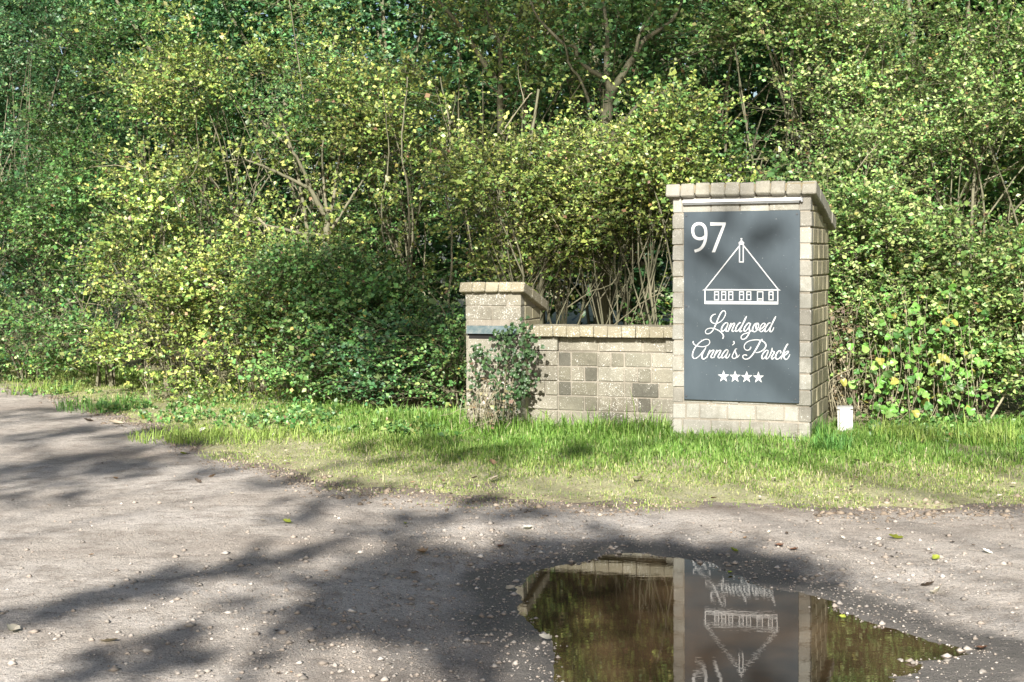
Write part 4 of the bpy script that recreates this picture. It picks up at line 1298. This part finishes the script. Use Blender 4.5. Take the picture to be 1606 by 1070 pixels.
# weeds at the foot of the hedge: one mass
k = 1500
pxs = rng.uniform(-80, 1680, k)
keep = ~((pxs > 722) & (pxs < 1365))
pxs = pxs[keep]
P = []
ex = np.array([p[0] for p in edge_px]); ey = np.array([p[1] for p in edge_px])
fx = [-100, 0, 120, 240, 330, 480, 600, 730, 1310, 1450, 1606, 1750]; fy = [583, 588, 610, 632, 640, 655, 662, 668, 676, 676, 676, 676]
for x in pxs:
    y = np.interp(x, fx, fy) + rng.uniform(-26, 5)
    p = at_z(x, y, .2); P.append((p.x, p.y))
P = np.array(P); Z = verge_h(P[:, 0], P[:, 1])
o = np.column_stack([P, Z - .01])
d = rng.normal(scale=.4, size=o.shape) + np.array([0, -.25, 1.0])
wn_ = noise2(o[:, 0], o[:, 1], 2.4, 15)
sel = wn_ > -.25
o, d, wn_ = o[sel], d[sel], wn_[sel]
hw = np.clip(.07 + .14 * wn_, .04, .3) * rng.uniform(.5, 1.5, len(o))
L1, T1 = sprays(o, d, hw, 9, .033, 'green', sag=.25)
L2, T2 = sprays(o[::2] + rng.normal(scale=.05, size=o[::2].shape) * np.array([1, 1, 0]), d[::2], hw[::2] * .8, 9, .030, 'bright', sag=.3)
acc = Acc(); acc.add(*L1); acc.add(*L2)
wd = link('weeds', acc.mesh('weeds'), M_LEAF)
tag(wd, 'green nettles and weeds along the foot of the hedge', 'weeds', kind='stuff')

# ------------------------------------------------------------------ grass
def blades(P, h, w, C, lean=.55):
    n = len(P)
    a = rng.uniform(0, 6.28, n)
    dr = np.stack([np.cos(a), np.sin(a), np.zeros(n)], -1) * (np.abs(rng.normal(scale=lean, size=n)) * h)[:, None]
    sd = np.stack([-np.sin(a), np.cos(a), np.zeros(n)], -1) * w[:, None] * .5
    up = np.array([0, 0, 1.0]) * h[:, None]
    V = np.stack([P - sd, P + sd, P + dr * .35 + up * .6 - sd * .8, P + dr * .35 + up * .6 + sd * .8, P + dr + up * np.clip(1 - .18 * np.linalg.norm(dr, axis=1) / h, .6, 1)[:, None]], 1)
    q = np.array([[0, 1, 3], [0, 3, 2], [2, 3, 4]])
    F = (q[None] + (np.arange(n) * 5)[:, None, None]).reshape(-1, 3)
    return V.reshape(-1, 3), F, np.repeat(C, 5, 0)
def mixcol(n, cols, wts):
    c = np.array(cols); wts = np.array(wts, float)
    k = rng.choice(len(c), size=n, p=wts / wts.sum())
    return np.clip(c[k] * (1 + rng.normal(scale=.15, size=(n, 1))), .01, .8)
n = 290000
gx = rng.uniform(-8.5, 6.2, n); gy = np.interp(gx, EDGE[:, 0], EDGE[:, 1]) + rng.uniform(-.35, 3.7, n)
vis = (np.abs(gx) < .42 * gy + .4)
gx, gy = gx[vis], gy[vis]
sd_ = verge_sd(gx, gy)
# back edge of the mown strip: distance from the track edge
left = sstep(-1.0, -3.5, gx)
lim = 3.0 - 1.5 * left
pr = sstep(-.24, .08, sd_ + .26 * noise2(gx, gy, 3.2, 12)) * (sd_ < lim + .1) * (.22 + .78 * sstep(-.3, .35, noise2(gx, gy, 3.4, 13) + .45 * sstep(.3, 1.2, sd_)))
m = rng.random(len(gx)) < pr
# not inside the masonry
rel = np.stack([gx - O1.x, gy - O1.y], -1)
lu = rel @ np.array([U.x, U.y]); ld = rel @ np.array([D.x, D.y])
m &= ~((lu > -.01) & (lu < W1 + .01) & (ld > -.005))
m &= ~((lu > xl - .01) & (lu < 0) & (ld > SOFF - .005) & ((lu < xr) | (ld > WOFF - .005)))
gx, gy, sd_, lu, ld = gx[m], gy[m], sd_[m], lu[m], ld[m]
gzv = np.maximum(verge_h(gx, gy), road_h(gx, gy))
near_wall = sstep(.5, .05, np.abs(np.where((lu > xl - .8) & (lu < W1 + .6), ld - np.where(lu < 0, .12, 0.0), 9)))
lush = np.clip(sstep(.45, 1.35, sd_ + .25 * noise2(gx, gy, 1.8, 14)), 0, 1)
hh = (.016 + .024 * lush + .075 * near_wall * lush * np.where(lu > -.05, .35, 1.0)) * np.exp(rng.normal(scale=.33, size=len(gx)))
n = len(gx)
dry = rng.random(n) < np.clip(.38 - .35 * lush, .03, .6)
Cg = mixcol(n, [(.185, .275, .060), (.25, .325, .085), (.125, .21, .045), (.34, .37, .14)], [5, 4, 3, 2.5])
Cg = Cg * (1 + (np.array([.74, 1.0, .75]) - 1) * (sstep(.6, 1.7, sd_) * .8)[:, None])
Cd = mixcol(n, [(.48, .45, .25), (.38, .39, .16), (.56, .51, .33), (.33, .38, .12)], [4, 4, 2, 5])
C = np.where(dry[:, None], Cd, Cg)
Pg = np.stack([gx, gy, gzv - .004], -1)
Vg, Fg, Cc = blades(Pg, hh, .0052 + .0022 * lush, C, .85)
gr = link('grass', np_mesh('grass', Vg, Fg, Cc), M_GRASS)
tag(gr, 'green and straw coloured grass on the verge', 'grass', kind='stuff')

# tufts of long grass, each a plant of its own
def tuft(label, px_, py_, nb_, h_, rad, cols, lean=.7):
    p = at_z(px_, py_, .15)
    z = gz(p.x, p.y)
    a = rng.uniform(0, 6.28, nb_); r = rad * np.sqrt(rng.random(nb_))
    P = np.stack([r * np.cos(a), r * np.sin(a), np.full(nb_, -.01)], -1)
    V, F, C_ = blades(P, h_ * np.exp(rng.normal(scale=.25, size=nb_)), np.full(nb_, .007), mixcol(nb_, cols, [4, 3, 2]), lean)
    o_ = link('grass_tuft', np_mesh('grass_tuft', V, F, C_), M_GRASS)
    o_.location = (p.x, p.y, z)
    tag(o_, label, 'grass tuft', 'tufts of long grass on the verge')
GG = [(.12, .27, .065), (.18, .33, .07), (.085, .20, .05)]
GY = [(.26, .37, .08), (.33, .41, .12), (.19, .30, .06)]
tuft('long dark green grass tuft in front of the white post', 1305, 702, 380, .115, .14, GG, 1.0)
tuft('long grass tuft at the right corner of the tall pillar', 1285, 690, 150, .15, .08, GG, .7)
tuft('long grass tuft against the middle of the low wall', 945, 668, 380, .16, .22, GG, .7)
tuft('long grass tuft at the left foot of the tall pillar', 1035, 672, 300, .15, .18, GG, .7)
tuft('long grass tuft at the left end of the low wall', 865, 664, 300, .16, .18, GG, .7)
tuft('grass tuft in front of the letterbox pillar', 800, 668, 260, .12, .2, GY, .7)
tuft('pale grass tuft at the tip of the verge where the track bends', 285, 668, 420, .085, .42, GY, 1.1)
tuft('bright grass tuft right of the track bend', 345, 672, 380, .085, .42, GY, 1.1)
tuft('grass tuft hanging over the track edge at the far left', 75, 600, 300, .13, .45, GY, 1.1)
tuft('grass tuft under the dark shrubs left of the track bend', 165, 625, 300, .13, .45, GG, 1.1)
tuft('bright grass tuft in front of the bramble mound', 450, 672, 320, .09, .4, GY, 1.0)
tuft('grass tuft in front of the vine', 1420, 688, 320, .13, .25, GY, .7)
tuft('grass tuft near the lower right end of the hedge', 1545, 690, 320, .13, .25, GY, .7)

# ------------------------------------------------------------------ gravel and fallen leaves
OC = np.array([[1, 0, 0], [-1, 0, 0], [0, 1, 0], [0, -1, 0], [0, 0, 1], [0, 0, -1]], float)
OF = np.array([[0, 2, 4], [2, 1, 4], [1, 3, 4], [3, 0, 4], [2, 0, 5], [1, 2, 5], [3, 1, 5], [0, 3, 5]])
def stones(P, s, C):
    n = len(P)
    sc = s[:, None, None] * rng.uniform(.6, 1.25, (n, 6, 1)) * np.array([1.2, 1.0, .62])
    a = rng.uniform(0, 6.28, n)
    V = OC[None] * sc
    x = V[..., 0] * np.cos(a)[:, None] - V[..., 1] * np.sin(a)[:, None]
    y = V[..., 0] * np.sin(a)[:, None] + V[..., 1] * np.cos(a)[:, None]
    V = np.stack([x, y, V[..., 2]], -1) + P[:, None]
    F = (OF[None] + (np.arange(n) * 6)[:, None, None]).reshape(-1, 3)
    return V.reshape(-1, 3), F, np.repeat(C, 6, 0)
def scatter_px(n, cx, cy, sx, sy):
    x = rng.normal(cx, sx, n); y = np.clip(rng.normal(cy, sy, n), 700, 1180)
    return np.array([[*at_z(a, b, .03).xy] for a, b in zip(x, y)])
Q = np.vstack([scatter_px(5200, 640, 960, 190, 70), scatter_px(3200, 800, 855, 130, 25), scatter_px(2600, 1180, 880, 200, 28), scatter_px(3000, 1400, 940, 160, 60), scatter_px(3600, 800, 1030, 500, 70), scatter_px(1600, 250, 960, 250, 90), scatter_px(1200, 700, 830, 500, 40)])
pd_ = poly_sd(Q[:, 0], Q[:, 1], PUD); vd_ = verge_sd(Q[:, 0], Q[:, 1])
Q = Q[(pd_ > -.07) & (vd_ < .0)]
zq = road_h(Q[:, 0], Q[:, 1])
ss = np.exp(rng.normal(math.log(.0034), .5, len(Q))); ss = np.clip(ss, .0015, .016)
big_ = rng.random(len(Q)) < .03
ss = np.where(big_, rng.uniform(.009, .020, len(Q)), ss)
Cs = mixcol(len(Q), [(.30, .27, .235), (.40, .37, .33), (.20, .18, .155), (.27, .23, .19)], [4, .9, 5, 4])
gv = link('gravel', np_mesh('gravel', *stones(np.column_stack([Q, zq + ss * .25]), ss, Cs)), M_STONE)
tag(gv, 'small pale gravel stones scattered over the track', 'gravel', kind='stuff')

nq = 9000
cx_ = rng.uniform(-7.5, 5.5, nq); cy_ = np.interp(cx_, EDGE[:, 0], EDGE[:, 1]) + rng.normal(-.12, .22, nq)
sdq = verge_sd(cx_, cy_)
kq = (sdq < .35) & (sdq > -.8) & (noise2(cx_, cy_, 2.2, 16) > -.2)
cx_, cy_ = cx_[kq], cy_[kq]
sc_ = np.clip(np.exp(rng.normal(math.log(.006), .55, len(cx_))), .002, .028)
zc_ = np.maximum(road_h(cx_, cy_), verge_h(cx_, cy_))
cr_ = link('soil_crumbs', np_mesh('soil_crumbs', *stones(np.column_stack([cx_, cy_, zc_ + sc_ * .15]), sc_, mixcol(len(cx_), [(.16, .125, .09), (.24, .19, .14), (.11, .085, .06), (.32, .27, .21)], [4, 4, 3, 2]))), M_STONE)
tag(cr_, 'crumbs of brown soil along the edge of the verge', 'soil', kind='stuff')

def fallen_proto(c, curl):
    V = []; F = []
    nn = 6
    for i in range(nn + 1):
        t = i / nn
        w = .36 * math.sin(math.pi * min(1, t * .96 + .03)) ** .8 * (1 + .25 * math.sin(t * 17))
        z = curl * (t - .5) ** 2
        V += [(-w, t - .5, z + curl * w * .9), (0, t - .5, z), (w * .92, t - .5, z + curl * w * 1.1)]
    for i in range(nn):
        a_ = i * 3
        F += [(a_, a_ + 1, a_ + 4, a_ + 3), (a_ + 1, a_ + 2, a_ + 5, a_ + 4)]
    b_ = len(V)
    V += [(-.02, -.5, curl * .25), (.02, -.5, curl * .25), (.05, -.85, .1), (.03, -.86, .1)]
    F.append((b_, b_ + 1, b_ + 2, b_ + 3))
    me = bpy.data.meshes.new('fallen_leaf'); me.from_pydata(V, [], F); me.update()
    a_ = me.attributes.new('Col', 'FLOAT_COLOR', 'POINT')
    a_.data.foreach_set('color', np.tile([*c, 1.0], len(V)).astype(np.float32))
    me.materials.append(M_LITTER)
    return me
FP = {'brown': [fallen_proto((.20, .125, .075), .5), fallen_proto((.26, .17, .10), .8)], 'pale': [fallen_proto((.46, .39, .29), .5), fallen_proto((.55, .50, .40), .8)],
      'green': [fallen_proto((.26, .30, .04), .9)], 'red': [fallen_proto((.17, .085, .05), .6)], 'dark': [fallen_proto((.075, .055, .04), .7)], 'white': [fallen_proto((.68, .66, .60), .7)]}
def fallen(px_, py_, kind, s, label, group=None):
    p = at_z(px_, py_, .045)
    for _ in range(3):
        p = at_z(px_, py_, gz(p.x, p.y))
    water = poly_sd(np.array([p.x]), np.array([p.y]), PUD)[0] < 0
    z = max(gz(p.x, p.y), 0.001 if water else -1)
    o_ = link('fallen_leaf', random.choice(FP[kind]))
    o_.location = (p.x, p.y, z + .006 + (.0 if verge_sd(np.array([p.x]), np.array([p.y]))[0] < .1 else .02))
    o_.rotation_euler = (random.gauss(0, .2), random.gauss(0, .2), random.uniform(0, 6.28))
    s = s * .62; o_.scale = (s, s, s * .7)
    tag(o_, label, 'leaf', group)
single = [
    (828, 831, 'white', .12, 'curled whitish leaf on the track above the puddle'), (855, 1004, 'white', .10, 'torn white leaf at the left rim of the puddle'),
    (450, 821, 'green', .09, 'yellow green leaf on the track left of the puddle'), (635, 823, 'green', .06, 'small yellow leaf on the pale part of the track'),
    (310, 757, 'dark', .10, 'dark curled leaf near the bend of the track'), (333, 749, 'brown', .09, 'orange brown leaf near the bend of the track'), (287, 713, 'green', .08, 'green leaf below the tip of the verge'),
    (181, 752, 'brown', .07, 'brown leaf in the shade of the track on the left'), (182, 665, 'pale', .22, 'large pale brown leaf at the bend of the verge'), (138, 661, 'dark', .15, 'dark leaf at the shaded track edge'),
    (318, 680, 'white', .14, 'white scrap of leaf in the pale grass tip'), (776, 757, 'pale', .15, 'pale leaf lying on the front of the verge'), (1000, 757, 'pale', .14, 'broad grey leaf on the verge below the tall pillar'),
    (772, 731, 'brown', .12, 'brown leaf on the verge below the letterbox pillar'), (663, 869, 'brown', .14, 'dark brown leaf on the gravel left of the puddle'), (1222, 858, 'red', .10, 'orange brown leaf above the far rim of the puddle'),
    (1151, 866, 'green', .08, 'yellow green leaf at the far rim of the puddle'), (1540, 1020, 'red', .11, 'red brown leaf at the right tip of the puddle'), (1548, 868, 'white', .08, 'small white leaf on the track at the right'),
    (1467, 878, 'green', .08, 'small green leaf on the track at the right'), (1470, 930, 'pale', .12, 'pale curled leaf right of the puddle'), (1455, 920, 'dark', .10, 'dark leaf beside the pale curled leaf'),
    (170, 1008, 'pale', .11, 'orange beige leaf in the lower left'), (20, 991, 'pale', .12, 'pale leaf at the left picture edge'), (1405, 846, 'green', .12, 'green weed leaf on the track below the vine'),
    (1322, 972, 'green', .05, 'tiny green leaf floating on the puddle'), (1145, 902, 'green', .05, 'yellow leaf on the water before the sign reflection'), (1245, 864, 'red', .08, 'red brown leaf above the puddle'),
    (785, 860, 'red', .10, 'rusty leaf left of the whitish curled leaf'), (800, 925, 'pale', .09, 'pale leaf on the dark wet gravel'),
]
for s_ in single:
    fallen(*s_)
for i in range(44):
    x_ = random.uniform(300, 1640); y_ = np.interp(x_, ex, ey) - random.uniform(-14, 75)
    kd_ = random.choice(['brown', 'pale', 'dark', 'brown', 'pale'])
    fallen(x_, y_, kd_, random.uniform(.035, .075), 'withered ' + kd_ + ' leaf lying in the grass of the verge', 'withered leaves on the verge')
for i in range(30):
    x_ = random.uniform(1020, 1640); y_ = random.uniform(805, 880)
    kd_ = random.choice(['brown', 'dark', 'pale'])
    fallen(x_, y_, kd_, random.uniform(.02, .045), 'small withered ' + kd_ + ' leaf on the track right of the puddle', 'withered leaves on the track')
for i in range(26):
    x_ = random.uniform(0, 700); y_ = random.uniform(700, 1060)
    if verge_sd(np.array([at_z(x_, y_, .04).x]), np.array([at_z(x_, y_, .04).y]))[0] > -.1: continue
    kd_ = random.choice(['brown', 'dark', 'pale', 'dark'])
    fallen(x_, y_, kd_, random.uniform(.02, .05), 'small withered ' + kd_ + ' leaf on the track left of the puddle', 'withered leaves on the track')

# ------------------------------------------------------------------ trees behind the photographer, which throw the shade on the track
def back_tree(label, base, targets, pal='green', lsize=.09):
    """targets: (px, py, ground z, height of the bough, radius, twigs)"""
    bx, by = base
    root = empty('roadside_tree', (bx, by, 0.0), label, 'tree', 'trees across the track')
    off = np.array([bx, by, 0.0])
    cent, rad, tw = [], [], []
    for t in targets:
        px_, py_, pz, hz, rd, nt_ = t
        g = at_z(px_, py_, pz) if not isinstance(pz, Vector) else pz
        q = g + SUN * ((hz - g.z) / SUN.z)
        cent.append(np.array(q) - off); rad.append(rd); tw.append(nt_)
    top = max(c[2] for c in cent)
    tr = [np.array([0, 0, -.1]), np.array([.1, .05, top * .3]), np.array([-.08, .1, top * .6]), np.array([.05, 0, top * .95])]
    V, Fq = tube(tr, .24, .07, 10, 6, .01)
    link('trunk', np_mesh('trunk', V, Fq, None, True), M_BARK, root)
    CT = catmull(tr, 8)
    aL, aT = Acc(), Acc()
    for c, rd, n_ in zip(cent, rad, tw):
        s_ = CT[np.argmin(np.abs(CT[:, 2] - c[2] * .72))]
        V, Fq = tube([s_, (s_ + c) / 2 + np.array([0, 0, .35]), c], .04, .010, 6, 6, .02)
        link('limb', np_mesh('limb', V, Fq, None, True), M_BARK, root)
        L, TW = clump_sprays(c[None], np.array([rd]), np.array([[0, 0, 1.0]]), n_, lsize, pal, 10, min(.42, rd * 1.0), simple=True)
        aL.add(*L); aT.add(*TW)
    link('crown', aL.mesh('crown'), M_LEAF, root)
    link('twigs', aT.mesh('twigs'), M_TWIG, root)
back_tree('roadside tree behind the viewer shading the middle of the track', (-1.2, -9.0), [
    (480, 985, .04, 6.8, .16, 14), (560, 960, .04, 7.0, .24, 30), (650, 930, .04, 7.1, .30, 64), (730, 915, .04, 7.3, .30, 70), (700, 965, .04, 6.6, .28, 60), (625, 985, .04, 6.5, .22, 34), (800, 895, .04, 7.4, .24, 50), (780, 955, .02, 6.5, .24, 46),
    (860, 872, .03, 7.6, .15, 16), (1000, 858, .03, 7.7, .14, 14), (1085, 872, .03, 7.6, .16, 20), (1160, 888, .03, 7.5, .16, 20), (1235, 908, .03, 7.4, .16, 18), (930, 845, .03, 7.7, .12, 8),
    (600, 832, .04, 7.9, .16, 10), (650, 826, .04, 7.9, .14, 8), (480, 800, .04, 8.0, .16, 9), (540, 772, .04, 8.1, .16, 9), (840, 815, .04, 7.9, .15, 9), (760, 790, .05, 8.0, .14, 8),
])
back_tree('roadside tree behind the viewer shading the left of the track', (-6.5, -8.0), [
    (20, 985, .04, 6.5, .10, 6), (110, 970, .04, 6.6, .10, 7), (190, 945, .04, 6.7, .12, 8), (270, 915, .04, 6.9, .14, 11), (350, 895, .04, 7.0, .16, 13), (420, 885, .04, 7.0, .12, 8),
    (130, 1058, .04, 6.0, .10, 7), (215, 1040, .04, 6.1, .10, 8), (300, 1018, .04, 6.2, .10, 7),
    (20, 745, .05, 8.6, .30, 34), (100, 730, .05, 8.7, .30, 34), (170, 742, .05, 8.6, .26, 28), (230, 725, .05, 8.7, .2, 14), (30, 690, .05, 9.0, .26, 22), (120, 680, .05, 9.0, .22, 14), (210, 685, .05, 9.0, .24, 20), (60, 650, .05, 9.3, .26, 22), (150, 650, .05, 9.3, .2, 14), (40, 780, .05, 8.4, .16, 8),
    (340, 745, .05, 8.2, .14, 8), (290, 700, .05, 8.6, .18, 12), (420, 760, .05, 8.2, .14, 8),
])
def hz_t(px_, py_, Y_, h_, rd, n_):
    return (px_, py_, at_y(px_, py_, Y_), h_, rd, n_)
back_tree('tall roadside tree behind the viewer with boughs added to shade the upper hedge', (5.0, -16.0), [
    hz_t(1168, 395, 10.1, 11.0, .16, 5), hz_t(1125, 345, 10.2, 11.2, .16, 4), hz_t(590, 725, 9.9, 9.0, .3, 16), hz_t(680, 712, 9.9, 9.2, .3, 18), hz_t(740, 740, 9.5, 9.2, .25, 12), hz_t(960, 700, 9.8, 9.4, .25, 10), hz_t(880, 725, 9.5, 9.2, .2, 8),
    hz_t(860, 60, 15.0, 15.0, 1.1, 190), hz_t(780, 140, 15.0, 14.5, 1.0, 160), hz_t(970, 110, 14.8, 14.6, 1.0, 160), hz_t(700, 50, 15.5, 15.6, .8, 60), hz_t(880, 190, 14.2, 14.2, .8, 70), hz_t(1060, 60, 14.2, 14.9, .8, 60), hz_t(640, 420, 14.2, 13.2, .6, 70), hz_t(1190, 170, 14, 14, .5, 30), hz_t(1440, 150, 13.2, 14, .35, 24), hz_t(1290, 60, 13.6, 14.6, .4, 26), hz_t(560, 250, 15, 14.6, .4, 20), hz_t(330, 330, 16, 14.6, .4, 20),  # boughs added out of view to darken the hedge centre
    hz_t(640, 560, 13.6, 12.0, .55, 100), hz_t(690, 450, 13.8, 12.4, .55, 100), hz_t(690, 590, 13.0, 11.4, .45, 80), hz_t(620, 470, 14, 12.6, .55, 90), hz_t(560, 560, 13.6, 12.2, .4, 30), hz_t(950, 455, 12.4, 12.2, .35, 20), hz_t(890, 440, 12.4, 12.2, .3, 16),  # more added boughs, darkening the hollow and the lower hedge
])
back_tree('tall roadside tree behind the viewer shading the left of the hedge', (-12.5, -10.0), [
    hz_t(60, 120, 18.5, 17.0, 1.0, 60), hz_t(160, 180, 18, 17.0, 1.0, 56), hz_t(60, 300, 18, 16.2, 1.0, 60), hz_t(160, 380, 17, 15.0, .8, 46), hz_t(50, 430, 17.5, 15.4, .9, 56), hz_t(100, 520, 17, 14.6, .6, 40), hz_t(260, 60, 17, 16.8, .8, 30),
    hz_t(30, 40, 18.5, 17.8, .9, 40), hz_t(380, 120, 16, 16.0, .6, 20), hz_t(480, 200, 15.5, 15.0, .6, 20), hz_t(430, 560, 13.8, 13.0, .4, 16), hz_t(520, 520, 13.8, 13.0, .4, 20),
])
print('tris', sum(len(m.polygons) for m in bpy.data.meshes), 'objects', len(bpy.data.objects))
